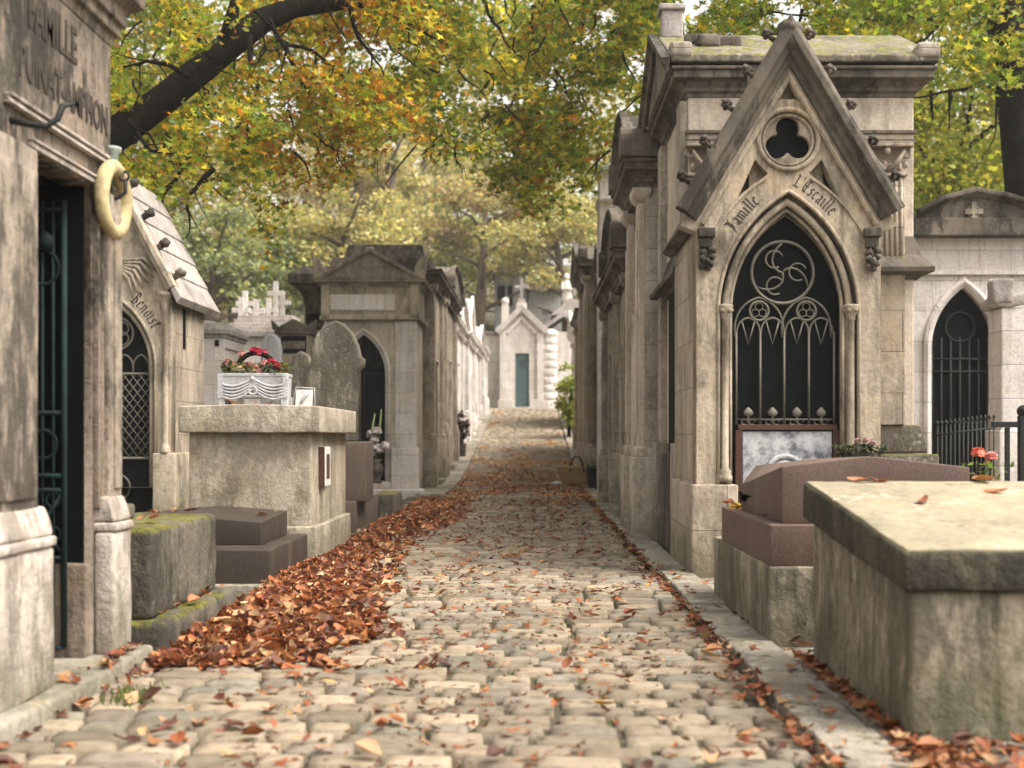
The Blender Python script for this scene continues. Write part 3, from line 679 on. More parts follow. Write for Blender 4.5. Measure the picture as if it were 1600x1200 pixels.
# ------------------------------------------------------------------ generic street chapel
def finial(kind, root, x, y, z, mat, k=1.):
    mb = MB()
    if kind == 'cross':
        mb.box((x-.1*k, y-.09*k, z-.02), (x+.1*k, y+.09*k, z+.16*k)); mb.box((x-.04*k, y-.035*k, z+.15*k), (x+.04*k, y+.035*k, z+.72*k)); mb.box((x-.19*k, y-.033*k, z+.45*k), (x+.19*k, y+.033*k, z+.53*k))
        return mb.build('cross', mat, root, .008)
    if kind == 'urn':
        mb.lathe([(.1, 0), (.12, .03), (.05, .07), (.05, .1), (.15, .2), (.17, .3), (.1, .38), (.05, .42), (.09, .5), (.08, .56), (.02, .6)], (x, y, z), 14)
        return mb.build('urn', mat, root)
    if kind == 'post':
        mb.rbox((x-.09, y-.09, z-.02), (x+.09, y+.09, z+.3), .02); return mb.build('acroterion', mat, root)
def street_chapel(name, label, y0, y1, xf, side, h, mat, top='pediment', door='dark', fin=None, plz=.7, depth=1.9, doorw=.75, arched=False, doorcol='door', pmat=None, cor=1.):
    w = y1-y0; z0 = terr((y0+y1)/2)-.02
    T = thing(name, label, 'tomb chapel', (xf, (y0+y1)/2, z0), 90 if side < 0 else -90)
    m = M[mat]; pm = M[pmat or mat]; hw = w/2; dk = m if mat == 'pale' else M['goth_dark']; dh = min(2.35, h-.8)
    mb = MB(); dw = doorw
    hole = arch(dw, plz*.0+.18, dh-.45, dh) if arched else [(-dw/2, .18), (-dw/2, dh), (dw/2, dh), (dw/2, .18)]
    mb.plate([(-hw+.03, .05), (-hw+.03, h), (hw-.03, h), (hw-.03, .05)], [hole], 0, .18, .004)
    mb.box((-hw+.034, .184, -.3), (hw-.034, depth, h-.004)); mb.build('wall', m, T, .006)
    for sg in (-1, 1):
        mb = MB(); c = sg*(hw-.2)
        mb.box((c-.14, -.07, plz), (c+.14, .0-.002, h-.14)); mb.sweep([(c-.14, -.07, h-.14), (c+.14, -.07, h-.14), (c+.14, 0, h-.14), (c-.14, 0, h-.14)], [(0, 0), (.02, .02), (.05, .06), (.06, .1), (.06, .14), (0, .138)], (0, 0, 1), closed=True)
        mb.box((c-.1, -.085, plz+.15), (c+.1, -.072, h-.4))
        mb.build('pilaster', pm, T, .006)
        mb = MB(); mb.rbox((c-.2, -.13, -.3), (c+.2, .17, plz*.9), .012, .2, .002); mb.rbox((c-.17, -.1, plz*.9), (c+.17, .1, plz+.02), .02, .2, .002); mb.build('pilaster_base', pm, T)
    for sg in (-1, 1): mb = MB(); c = sg*(hw-.05); mb.rbox((c-.05, .2, -.35), (c+.05, depth, plz), .012, .25, .002); mb.build('plinth', m, T)
    mb = MB(); cornice(mb, -hw+.04, hw-.04, -.06, depth, h, cor, cor*.9); mb.box((-hw+.05, -.08, h-.03), (hw-.05, .1, h+.0)); mb.build('cornice', dk, T, .006)
    zt = h+.22*cor
    if top == 'pediment':
        mb = MB(); ph = .26*w*.62; ov = .12*cor
        mb.prism([(-hw-ov+.02, zt), (0, zt+ph), (hw+ov-.02, zt)], -.1-ov*.4, depth+.05)
        mb.sweep([(-hw-ov, -.1-ov*.4, zt), (0, -.1-ov*.4, zt+ph+.02), (hw+ov, -.1-ov*.4, zt)], [(-.04, -.01), (-.04, .09), (.0, .09), (.03, .05), (.07, .03), (.07, -.01)], (0, -1, 0))
        mb.build('pediment', dk, T, .008); zt2 = zt+ph
        for sg in (-1, 1):
            mb = MB(); c = sg*(hw+ov-.1); mb.prism([(c-.11, zt-.0), (c-.11, zt+.16), (c-sg*.03, zt+.3), (c+.11*1, zt+.2), (c+.11, zt)], -.2, -.02); mb.build('acroterion', dk, T, .02)
    elif top == 'curved':
        mb = MB(); n = 14; rr_ = hw+.08; ph = .55
        pts = [(-rr_, zt)]+[(-rr_*math.cos(math.pi*i/n), zt+.05+ph*math.sin(math.pi*i/n)) for i in range(n+1)]+[(rr_, zt)]
        mb.prism(pts, -.16, depth*.5)
        mb.sweep(xz(pts[1:-1], -.16), [(-.04, -.01), (-.04, .08), (.0, .08), (.04, .03), (.07, .0)], (0, -1, 0)); mb.build('segmental_pediment', dk, T, .01)
        zt2 = zt+.05+ph
        for sg in (-1, 1):
            mb = MB(); c = sg*(hw+.0); mb.prism([(c-.16, zt)]+[(c-.16*math.cos(math.pi*i/8), zt+.16+.16*math.sin(math.pi*i/8)) for i in range(9)]+[(c+.16, zt)], -.26, .14); mb.build('acroterion', dk, T, .01)
    elif top == 'gothic':
        mb = MB(); ph = w*.3; mb.prism([(-hw-.06, zt-.05), (0, zt+ph), (hw+.06, zt-.05)], -.05, depth)
        mb.sweep([(-hw-.1, -.05, zt-.08), (0, -.05, zt+ph+.03), (hw+.1, -.05, zt-.08)], [(-.04, -.01), (-.04, .08), (.05, .06), (.08, -.01)], (0, -1, 0)); mb.build('gable_roof', dk, T, .01); zt2 = zt+ph
    else:
        mb = MB(); mb.box((-hw+.06, -.02, zt), (hw-.06, depth-.1, zt+.22), .02); mb.box((-hw+.3, .1, zt+.22), (hw-.3, depth-.3, zt+.5), .08); mb.build('attic', dk, T, .012); zt2 = zt+.5
    if fin: finial(fin, T, 0, .1 if fin != 'urn' else 0, zt2-.02, m)
    D = MB()
    D.plate([(x*.995, z) for x, z in hole], [], .1, .13); dd = D.build('door', M[doorcol], T)
    mb = MB()
    for i in range(5):
        x = -dw/2+.1+(dw-.2)*i/4; mb.tube([(x, .085, .3), (x, .085, dh-(.45 if arched else .1))], .009, 5)
    for z in (.9, 1.5): mb.tube([(-dw/2, .085, z), (dw/2, .085, z)], .012, 5)
    mb.build('grille', M['grille'] if doorcol == 'door' else M[doorcol], dd)
    mb = MB(); fr = arch(dw+.04, .18, dh-.45, dh+.02) if arched else [(-dw/2-.02, .18), (-dw/2-.02, dh+.02), (dw/2+.02, dh+.02), (dw/2+.02, .18)]
    mb.sweep(xz(fr, 0), [(-.05, -.01), (-.05, .03), (-.02, .045), (.0, .03), (.02, .01), (.02, -.01)], (0, -1, 0)); mb.build('door_surround', pm, T)
    mb = MB(); mb.rbox((-dw/2-.15, -.16, -.3), (dw/2+.15, .16, .16), .015, .2, .002); mb.build('doorstep', m, T)
    return T, zt2
street_chapel('street_chapel', 'grimy brown tomb chapel with rounded acroteria, next beyond the large mossy-roofed chapel', 12.1, 13.75, 1.12, 1, 3.5, 'grey', 'curved', pmat='clean', plz=.9, cor=1.25)
street_chapel('street_chapel', 'dark chapel with curved pediment topped by a stone urn on the right', 13.95, 16.3, 1.14, 1, 2.9, 'grey', 'curved', pmat='brown', plz=.9, fin='urn', arched=True, cor=1.2)
street_chapel('street_chapel', 'narrow flat-topped dark chapel in the right hand row below the pale tower', 16.5, 19.7, 1.18, 1, 3.0, 'brown', 'flat', pmat='grey', plz=.8, cor=1.2)
street_chapel('street_chapel', 'chapel with warm ochre pilaster beside the straw basket', 21.1, 23.6, 1.38, 1, 3.8, 'grey', 'pediment', pmat='clean', plz=.8, cor=1.2)
street_chapel('street_chapel', 'dark chapel with sharp cornice rising just beyond the straw basket', 23.8, 27.0, 1.08, 1, 4.0, 'brown', 'pediment', pmat='clean', cor=1.4)
street_chapel('street_chapel', 'dim chapel between the sharp corniced chapel and the green bush', 27.6, 31.2, 1.14, 1, 3.2, 'brown', 'flat')
street_chapel('street_chapel', 'low pale chapel at the far right end, behind the green bush', 36.4, 40.4, 1.35, 1, 2.7, 'pale', 'pediment', pmat='pale')
# left row
street_chapel('street_chapel', 'brown weathered chapel right behind the one with the white tablet', 21.9, 24.5, -1.86, -1, 3.72, 'brown', 'flat', pmat='warm', plz=1.0, cor=1.2)
street_chapel('street_chapel', 'brown chapel with flat panel pilasters and segmental top on the left row', 24.7, 28.3, -1.84, -1, 3.55, 'brown', 'curved', plz=1.0, pmat='warm', cor=1.1)
street_chapel('street_chapel', 'pale chapel with a stone cross on its roof, left row', 28.6, 32.2, -1.9, -1, 3.0, 'pale', 'pediment', fin='cross', pmat='pale', arched=False)
street_chapel('street_chapel', 'sunlit pale chapel behind the cross-topped one on the left', 32.5, 36.2, -1.8, -1, 2.6, 'pale', 'gothic', arched=True)
street_chapel('street_chapel', 'small pale chapel, last but one before the end wall on the left', 36.5, 40.2, -1.8, -1, 2.3, 'pale', 'pediment')
street_chapel('street_chapel', 'last pale chapel on the left touching the end wall', 40.5, 43.8, -1.72, -1, 2.1, 'pale', 'flat')

# pale tall tower tomb behind the right hand row
T = thing('tower_tomb', 'tall pale square tomb tower rising above the dark chapels on the right', 'tomb tower', (PX(949, 21), 21.3, terr(21)))
T.location = (1.27, 20.45, terr(20.4))
mb = MB(); mb.box((-.17, -.2, 0), (.3, .5, 4.85)); mb.build('shaft', M['pale'], T, .01)
mb = MB(); cornice(mb, -.17, .3, -.2, .5, 4.85, .3, .4); mb.box((-.16, -.19, 4.95), (.29, .48, 5.4)); mb.build('upper_block', M['pale'], T, .01)
mb = MB(); mb.box((-.21, -.24, 5.41), (.34, .55, 5.48)); mb.lathe([(.2, 5.48), (.16, 5.55), (.05, 5.6), (.04, 5.7)], (.06, .1, 0), 12); mb.build('cap', M['lead'], T, .01)

# ------------------------------------------------------------------ near chapel, left edge of the photograph
N = thing('near_chapel', 'large grimy tomb chapel cut by the left edge, with green iron gate and ring wreath', 'tomb chapel', (-1.84, 0, 0), 90)
# local x = world Y, local -y = world +X
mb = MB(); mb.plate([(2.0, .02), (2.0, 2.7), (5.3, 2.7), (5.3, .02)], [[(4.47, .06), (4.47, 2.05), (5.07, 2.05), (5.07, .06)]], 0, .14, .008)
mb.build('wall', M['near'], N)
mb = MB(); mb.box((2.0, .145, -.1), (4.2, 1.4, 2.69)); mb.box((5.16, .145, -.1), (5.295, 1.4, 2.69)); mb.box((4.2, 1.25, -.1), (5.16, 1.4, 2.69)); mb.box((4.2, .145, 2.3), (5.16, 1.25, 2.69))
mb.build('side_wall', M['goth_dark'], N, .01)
mb = MB(); mb.sweep([(1.9, 0, 2.7), (5.31, 0, 2.7), (5.31, 1.4, 2.7)], [(-.05, 0), (.0, 0), (.01, .04), (.03, .05), (.03, .09), (.05, .1), (.05, .16), (.11, .2), (.12, .3), (-.05, .34)], (0, 0, 1))
for q in range(40):
    x = 2.9+q*.06
    mb.box((x, -.052, 2.80), (x+.032, -.02, 2.858))
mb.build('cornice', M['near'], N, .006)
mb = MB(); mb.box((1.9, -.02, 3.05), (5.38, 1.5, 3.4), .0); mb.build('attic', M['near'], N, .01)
mb = MB()
mb.sweep([(4.22, 0, 2.165), (5.2, 0, 2.165)], [(0, 0), (.0, .018), (.022, .018), (.03, .0)][::-1], (0, 0, 1)); mb.box((4.22, -.022, 2.17), (5.2, .0-.001, 2.185)); mb.box((4.22, -.034, 2.188), (5.2, -.001, 2.2))
mb.box((4.42, -.02, 2.055), (5.12, -.001, 2.075)); mb.box((4.42, -.03, 2.078), (5.12, -.001, 2.088))
mb.build('lintel_moulding', M['nearbase'], N, .003)
mb = MB()
for x, w_ in ((4.36, .016), (4.42, .02), (5.09, .012), (5.13, .016)): mb.rbox((x-w_, -.028, .7), (x+w_, .01, 2.03), .008, .15, .002)
mb.build('door_architrave', M['near'], N)
for (xa, xb) in ((3.58, 4.40), (5.135, 5.295)):
    mb = MB(); mb.rbox((xa, -.05, .70), (xb, -.001, 2.035), .01, .12, .003, xa); mb.rbox((xa+.05, -.062, .78), (xb-.03, -.045, 1.95), .006, .12, .002, xa)
    mb.build('pilaster', M['nearmid'], N)
for (xa, xb, sd_) in ((3.55, 4.46, 0), (5.09, 5.32, 1)):
    mb = MB()
    mb.rbox((xa, -.085, .08), (xb, .0 if sd_ else .05, .60), .015, .06, .0035, xa); mb.rbox((xa+.005, -.096, .602), (xb+.0, .04, .64), .012, .06, .003, xa+2)
    mb.rbox((xa+.008, -.084, .642), (xb-.01, .03, .75), .014, .04, .005, xa+4, warp=lambda p: (p.x, p.y*(1-max(0, p.z-.67)*4.5), p.z))
    mb.build('pilaster_base', M['nearbase'], N)
mb = MB(); mb.rbox((2.2, -.16, -.05), (5.4, .3, .085), .025, .07, .008); mb.build('doorstep', M['nearbase'], N)
mb = MB(); mb.rbox((5.03, .006, .08), (5.155, .5, .475), .015, .05, .006, 8); mb.build('inner_plinth', M['near'], N)
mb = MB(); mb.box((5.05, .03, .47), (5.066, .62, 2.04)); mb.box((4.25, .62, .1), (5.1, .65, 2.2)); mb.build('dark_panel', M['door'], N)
# open green iron gate leaf
gt = MB(); gy = 5.03
def gbar(a, b, r=.007): gt.tube([(gy, a[0], a[1]), (gy, b[0], b[1])], r, 6)
for y in (.1, .145, .19, .235, .28): gbar((y, .13), (y, 1.98), .007 if y in (.145, .235, .19) else .013)
for z in (.13, .5, .78, .84, 1.1, 1.94): gbar((.1, z), (.28, z), .011)
for k in range(4): gt.torus((gy, .19, .2+.09*k), .035, .006, ax='X', seg=14)
for k in range(3): gt.torus((gy, .145+.09*(k % 2), .6+.07*k), .03, .005, ax='X', seg=12)
gbar((.1, .5), (.28, .78)); gbar((.28, .5), (.1, .78)); gt.torus((gy, .19, 1.7), .07, .008, ax='X', seg=16); gt.torus((gy, .19, .97), .06, .007, ax='X', seg=16)
gt.lathe([(.0, -.03), (.03, -.02), (.04, 0), (.03, .03), (0, .05)], (gy-.02, .17, 1.8), 8)
gt.build('iron_gate', M['green'], N)
# lettering above the door
mb = MB()
rows = (('FAMILLE', .135, 2.60, 4.66), ('PUINAT-AMPHON', .115, 2.40, 4.80))
for body, sz, z, xc in rows:
    mb = MB(); mb.text(body, sz*1.35, .002, Matrix.Translation((xc, -.003, z-.1)) @ Matrix.Rotation(R(90), 4, 'X') @ Matrix.Diagonal((.72, 1.1, 1, 1)), bold=.003)
    mb.build('lettering', M['ink'], N)
mb = MB(); mb.tube([(4.28, .02, 2.12), (4.28, -.07, 2.10), (4.3, -.12, 2.10), (4.32, -.15, 2.13), (4.33, -.165, 2.18), (4.36, -.19, 2.195)], [.014, .012, .012, .012, .012, .009], 8); mb.build('wall_hook', M['iron'], N)
mb = MB(); mb.tube([(5.2, .0, 2.03), (5.2, -.06, 2.02), (5.22, -.09, 2.05), (5.22, -.09, 2.10)], .009, 8); mb.torus((5.22, -.085, 2.12), .02, .006, ax='X', seg=12)
mb.build('wall_hook', M['iron'], N)
mb = MB(); mb.lathe([(.03, 2.1), (.034, 2.12), (.028, 2.15), (.028, 2.235), (.042, 2.25), (.042, 2.265), (.02, 2.27)], (5.31, -.0, .0), 12); mb.build('torch_holder', M['lead'], N)
rg = MB(); rg.torus((0, 0, 0), .138, .031, ax='X', seg=48, ms=14)
for v in rg.bm.verts: v.co += noise.noise_vector(v.co*14)*.0035
rg = rg.build('ring_wreath', M['cer'], loc=(-1.79, 5.19, 2.012)); rg.rotation_euler = (0, R(1), R(-1))
tag(rg, 'pale yellow ceramic ring wreath hanging from an iron hook', 'wreath')

# ------------------------------------------------------------------ gothic chapel with "Benoist" on the left
B = thing('gabled_chapel', 'small gothic chapel with stone-tiled steep roof and the name Benoist over its lattice door', 'tomb chapel', (-4.137, 12.0, 0))
bs = 12.0/F_PX; bx0 = VX-4.137/bs
def bx(px): return (px-bx0)*bs
def bz(py): return EYE-(py-VY)*bs
hwB = bx(268); apB = bz(264)
mb = MB(); wB = 2*(bx(246)+.0); mb.plate([(-hwB, .5), (-hwB, bz(440)), (0, apB-.06), (hwB, bz(440)), (hwB, .5)], [arch(wB, .5, bz(575), bz(458))[::-1]], 0, .14, .006); mb.build('facade', M['goth'], B)
mb = MB(); mb.box((-hwB+.004, .144, .4), (hwB-.004, 1.2, bz(446))); mb.build('side_wall', M['warm'], B, .01)
mb = MB(); mb.box((hwB-.003, .4, bz(540)), (hwB+.006, .47, bz(475))); mb.build('slit_window', M['door'], B)
mb = MB(); mb.rbox((bx(241), -.06, -.05), (hwB+.05, 1.25, bz(708)), .012, .12, .003, 3); mb.build('plinth', M['goth'], B); mb = MB(); mb.rbox((-hwB-.05, -.06, -.05), (-bx(241), 1.25, bz(708)), .012, .12, .003, 5); mb.build('plinth', M['goth'], B)
mb = MB()
for k in range(5):   # courses of thick stone tiles
    for sg in (-1, 1):
        t0, t1 = k/5, (k+1)/5; zt_ = apB; zb_ = bz(468); xb = hwB+.1
        x0_, z0_ = sg*xb*t0, zt_+(zb_-zt_)*t0; x1_, z1_ = sg*xb*t1, zt_+(zb_-zt_)*t1; nx_, nz_ = sg*.022, .016
        mb.prism([(x0_, z0_-.05), (x0_+nx_*.4, z0_+nz_*.4), (x1_+nx_, z1_+nz_), (x1_-sg*.02, z1_-.05)], -.1, 1.4)
mb.build('tiled_roof', M['tile'], B, .006)
mb = MB(); mb.sweep([(-hwB-.02, -.1, bz(452)), (0, -.1, apB-.07), (hwB+.02, -.1, bz(452))], [(-.05, -.12), (-.05, .02), (.0, .02), (.02, -.01), (.05, -.03), (.05, -.12)], (0, -1, 0)); mb.build('raking_gable', M['goth'], B, .006)
for k in range(4):
    for sg in (-1, 1):
        mb = MB(); t = .15+.23*k; x = sg*(hwB+.1)*t; z = apB+(bz(468)-apB)*t
        mb.tube([(x, .03, z), (x+sg*.08, .02, z+.05)], [.03, .035], 6); mb.blob((x+sg*.09, .02, z+.06), .055, (1, 1, .8), .5, k, 2); mb.build('crocket', M['goth_dark'], B)
mb = MB()
for wd, yy, k in ((wB+.0, 0, .6), (wB-.09, .04, .8)): mb.sweep(xz(arch(wd, .5, bz(575), bz(458)-(wB-wd)*.6, n=14), yy), [(u*k, w_*k) for u, w_ in ROLL], (0, -1, 0), smooth=True)
mb.build('arch_moulding', M['goth'], B)
for sgn in (-1, 1):
    mb = MB(); mb.lathe([(.05, bz(708)), (.055, bz(706)), (.04, bz(698)), (.028, bz(690)), (.027, bz(487)), (.035, bz(485)), (.035, bz(482)), (.045, bz(475)), (.06, bz(465)), (.075, bz(462)), (.075, bz(457)), (.03, bz(456))], (sgn*(hwB-.055), -.02, 0), 12); mb.build('colonnette', M['goth'], B)
mb = MB(); tb = arch_half(wB+.06, bz(575), bz(458)+.04, 20); tbr = [(-x, z) for x, z in tb][::-1]
letters_on(mb, 'Benoist', tbr, .085, .2, -.004, .1); mb.build('lettering', M['ink'], B); mb = MB(); letters_on(mb, 'Famille', tb, .085, .22, -.004, .1); mb.build('lettering', M['ink'], B)
mb = MB()      # carved rays and wings in the gable
for q in range(11):
    a = R(-20-14*q); mb.tube([(.12*math.cos(a), -.01, bz(400)+.1*math.sin(a)), (.38*math.cos(a)*(1 if q % 2 else .8), -.014, bz(400)+.24*math.sin(a))], [.022, .012], 5)
for sg in (-1, 1):
    for q in range(6): mb.tube([(sg*.08, -.01, bz(408)-.02*q), (sg*(.3-.03*q), -.022, bz(404)-.02*q-.02*q), (sg*(.44-.05*q), -.016, bz(425)-.05*q)], [.02, .022, .01], 5)
mb.blob((0, -.01, bz(410)), .09, (1.1, .35, 1), .3, 3); mb.build('carved_relief', M['goth'], B)
D = MB(); D.plate(arch(wB-.18, .1, bz(575), bz(458)-.13), [], .11, .13); bd = D.build('door', M['door'], B)
mb = MB(); yb = .09; ww = wB-.2
for i in range(-9, 12):
    for sg in (-1, 1):
        pts = []
        for (xa, za) in ((-ww/2, .0), (ww/2, ww*1.3)):
            pts.append((sg*xa, yb+sg*.006, .75+i*.105+za))
        a, b = Vector(pts[0]), Vector(pts[1]); lo, hi = .8, 1.62
        ta = max(0, (lo-a.z)/(b.z-a.z)); tb_ = min(1, (hi-a.z)/(b.z-a.z))
        if tb_ > ta: mb.tube([a.lerp(b, ta), a.lerp(b, tb_)], .006, 4)
mb.torus((0, yb, bz(520)), .16, .012, seg=24); 
for k in range(4): mb.torus((.07*math.cos(R(45+90*k)), yb, bz(520)+.07*math.sin(R(45+90*k))), .065, .008, seg=14)
for x in (-.24, -.08, .08, .24): mb.tube(xz(arch(.16, 1.64, 1.7, 1.82, x, 6), yb), .01, 5)
mb.tube([(-ww/2, yb, 1.63), (ww/2, yb, 1.63)], .014, 5); mb.tube([(-ww/2, yb, .79), (ww/2, yb, .79)], .016, 5); mb.torus((0, yb, .5), .13, .01, seg=20)
mb.build('lattice_grille', M['grille'], bd)

# ------------------------------------------------------------------ left graves
T = thing('mossy_tomb', 'mossy dark stone tomb chest with a broken block on top, beside the near chapel', 'tomb', (-2.25, 6.08, 0))
mb = MB(); mb.rbox((-.9, -.66, -.06), (.61, .62, .175), .035, .06, .008, 2); mb.build('base_slab', M['mossy'], T)
mb = MB(); mb.rbox((-.85, -.6, .17), (.53, .55, .585), .03, .06, .009, 5); mb.build('chest', M['mossy'], T)
mb = MB(); mb.rbox((-.5, -.3, .58), (.2, .2, .66), .02, .05, .006, 7); mb.rbox((.1, -.5, .58), (.24, -.42, .68), .02, .04, .006, 8); mb.build('broken_block', M['mossy'], T)
T = thing('dark_granite_tomb', 'low two-tiered polished dark granite tomb with ridged lid', 'tomb', (-2.3, 8.8, 0))
mb = MB(); mb.rbox((-.9, -.68, -.05), (.545, .66, .245), .006, .3, 0); mb.build('lower_tier', M['darkg'], T)
mb = MB(); mb.rbox((-.75, -.3, .246), (.40, .6, .40), .006, .1, 0, warp=lambda p: (p.x, p.y, p.z+(.045*(1-abs(p.x+.1)/.55) if p.z > .35 else 0)+(.03*(p.y+.3) if p.z > .35 else 0))); mb.build('lid', M['darkg'], T)
mb = MB(); mb.rbox((-.95, -.76, -.06), (.6, .69, .02), .01, .2, .002); mb.build('footing', M['kerb'], T)
# tall rendered pedestal
T = thing('rendered_tomb', 'tall cream rendered box tomb with thick coping slab, in front of the lichened stele', 'tomb', (-2.21, 10.35, 0))
mb = MB(); mb.rbox((-.48, -.85, .0), (.475, .9, 1.04), .012, .09, .003, 1); mb.build('chest', M['render'], T)
mb = MB(); mb.rbox((-.5, -.88, -.05), (.52, .93, .3), .014, .09, .003, 4); mb.build('footing', M['render'], T)
mb = MB(); mb.rbox((-.53, -.95, 1.035), (.565, .95, 1.24), .012, .08, .003, 6, warp=lambda p: (p.x, p.y, p.z+(.018*(1-abs(p.x)/.53) if p.z > 1.15 else 0))); mb.build('coping', M['render'], T)
mb = MB(); mb.box((.476, -.52, .6), (.53, -.26, .92)); mb.build('plaque_holder', M['white'], T, .006)
mb = MB(); mb.box((.478, -.53, .6), (.526, -.522, .92)); mb.box((.5305, -.46, .66), (.533, -.32, .86)); mb.build('bronze_plaque', M['rust'], T)
mb = MB(); mb.box((.476, -.42, .0), (.50, -.33, .6)); mb.build('support_post', M['render'], T, .004)

# planter with flowers on the coping
P = thing('flower_planter', 'grey cast planter with draped garland relief on top of the rendered tomb', 'planter', (-2.255, 9.9, 1.255))
mb = MB(); mb.box((-.26, -.11, .06), (.26, .11, .245), -.01); mb.box((-.275, -.125, .235), (.275, .125, .26)); 
for sg in (-1, 1): mb.box((sg*.25-.025, -.12, .0), (sg*.25+.025, .12, .07)); mb.box((sg*.262-.022, -.128, .06), (sg*.262+.022, -.1, .25))
for q in range(5):
    for sg in (-1, 1): 
        pts = [(sg*(.0+.25*t), -.118-.012*math.sin(math.pi*t), .215-.02*q*(1-.0)-(.06+.006*q)*math.sin(math.pi*t*.75)) for t in [i/8 for i in range(9)]]
        mb.tube(pts, .010, 6)
mb.torus((0, -.125, .12), .032, .01, seg=16); mb.blob((0, -.125, .215), .022, sub=1); mb.tube([(-.22, -.12, .075), (.22, -.12, .075)], .01, 6)
mb.build('trough', M['zinc'], P, .003)
def flowers(parent, name, spots, colr, leafc, r=.03, stems=True):
    """spots: local points for blooms, each bloom a part of its own"""
    for (x, y, z) in dict.fromkeys(spots):
        V, Fc, Cc = [], [], []; k = 0
        for q in range(30):
            a, e = rnd.random()*6.28, rnd.uniform(-.3, 1.3); d = Vector((math.cos(a)*math.cos(e), math.sin(a)*math.cos(e), math.sin(e)))
            t = d.cross(Vector((0, 0, 1))).normalized()*r*.5; c = Vector((x, y, z))+d*r*rnd.uniform(.35, .7); u = d.cross(t).normalized()*r*.5
            for p in (c-t-u, c+t-u, c+t+u+d*r*.3, c-t+u+d*r*.3): V.append(tuple(p)); 
            cc = np.array(colr)*rnd.uniform(.6, 1.25); Cc += [cc]*4; Fc.append((k, k+1, k+2, k+3)); k += 4
        np_mesh(name, np.array(V), np.array(Fc), M['petal'], np.array(Cc), parent)
def foliage_bits(parent, name, box, n, size, cols, mat='leaf'):
    lo, hi = np.array(box[0]), np.array(box[1]); P_ = lo+(hi-lo)*nr.random((n, 3))
    Rm = rot_mats(n, nr.random(n)*6.28, nr.uniform(-.9, .9, n), nr.uniform(-.6, .6, n)); S = size*nr.uniform(.6, 1.3, n)
    C = np.array(cols)[nr.integers(0, len(cols), n)]*nr.uniform(.7, 1.3, (n, 1))
    V, Fc, Cc = scatter([curl_leaf(.3, .45, .2, i) for i in range(3)], P_, Rm, S, C)
    return np_mesh(name, V, Fc, M[mat], Cc, parent)
flowers(P, 'red_flower', [(.12, 0, .36), (.17, -.03, .33), (.2, .02, .31), (-.02, 0, .45), (.02, -.02, .44), (.05, .02, .43), (.22, -.04, .27)], (.42, .025, .06), None, .037)
flowers(P, 'pink_flower', [(-.05, -.05, .33), (0, -.06, .31), (.04, -.06, .28), (-.12, .02, .42), (-.22, -.04, .35), (-.18, -.03, .33), (.08, -.05, .34)], (.5, .22, .22), None, .036)
flowers(P, 'cream_flower', [(-.12, -.06, .3), (-.09, -.07, .28), (-.16, -.05, .29), (0, -.08, .27)], (.6, .52, .36), None, .03)
foliage_bits(P, 'leaves', ((-.27, -.11, .25), (.27, .09, .34)), 260, .06, [(.05, .09, .03), (.1, .14, .04), (.16, .17, .06), (.04, .05, .03)])
mb = MB(); mb.torus((0, .0, .27), .16, .022, a0=10, a1=170, seg=18); mb.build('arched_branch', M['bark'], P)
pl = thing('memorial_plaque', 'small tilted grey memorial plaque leaning beside the planter', 'plaque', (-1.90, 9.85, 1.245))
mb = MB(); mb.T = Matrix.Rotation(R(-18), 4, 'X'); mb.box((-.03, 0, 0), (.11, .02, .15)); mb.T = Matrix.Rotation(R(-18), 4, 'X'); mb.build('tablet', M['plaque'], pl, .004)
mb = MB(); mb.T = Matrix.Rotation(R(-18), 4, 'X'); mb.tube([(-.05, 0, 0), (-.03, 0, .17), (.12, 0, .16), (.13, 0, 0)], .006); mb.tube([(.02, -.012, .03), (.05, -.014, .09), (.07, -.012, .11)], .012); mb.build('frame', M['zinc'], pl)

# stele tomb
T = thing('stele_tomb', 'lichened round-shouldered headstone on a brown granite base, before the white-tablet chapel', 'headstone', (-2.32, 13.2, 0))
s13 = 13.2/F_PX
def tx(px): return PX(px, 13.2)+2.32
def tz(py): return PZ(py, 13.2)
prof = [(483, 690), (483, 620), (480, 590), (487, 555), (486, 545), (494, 522), (506, 508), (518, 503), (524, 500), (536, 505), (548, 518), (558, 538), (562, 556), (568, 560), (567, 572), (560, 578), (562, 690)]
mb = MB(); mb.plate([(tx(a), tz(b)) for a, b in prof], [], 0, .2, .02); mb.build('stele', M['stele'], T)
mb = MB(); mb.rbox((tx(478), -.1, .3), (tx(574), .5, tz(690)), .015, .12, .002); mb.build('pedestal', M['browng'], T)
mb = MB(); mb.rbox((tx(470), -.2, -.05), (.42, 1.7, .31), .008, .2, 0); mb.build('grave_block', M['browng'], T)
mb = MB(); mb.rbox((.1, .5, .31), (.36, 1.5, .42), .02, .1, .004); mb.rbox((.36, 1.72, -.05), (.62, 2.6, .3), .02, .1, .004); mb.build('side_step', M['mossy'], T)
V_ = thing('flower_vase', 'dark vase with pale faded flowers and green stems by the arched door', 'vase', (-1.98, 15.3, .42))
mb = MB(); mb.lathe([(.07, 0), (.08, .02), (.05, .05), (.09, .12), (.1, .2), (.06, .26), (.08, .3)], (0, 0, 0), 12); mb.build('pot', M['darkg'], V_)
flowers(V_, 'bloom', [(-.05, 0, .38), (.06, 0, .42), (.12, -.03, .48), (-.02, 0, .56), (0, 0, .46), (.02, -.03, .66), (-.06, 0, .62)], (.5, .46, .48), None, .06)
mb = MB(); mb.tube([(-.1, 0, .3), (-.06, 0, .6), (-.01, 0, .88)], [.012, .016, .006]); mb.tube([(.0, 0, .3), (.05, 0, .7), (.07, 0, .93)], [.012, .016, .006]); mb.build('stems', plain('stem_green', (.13, .17, .06), .7), V_)

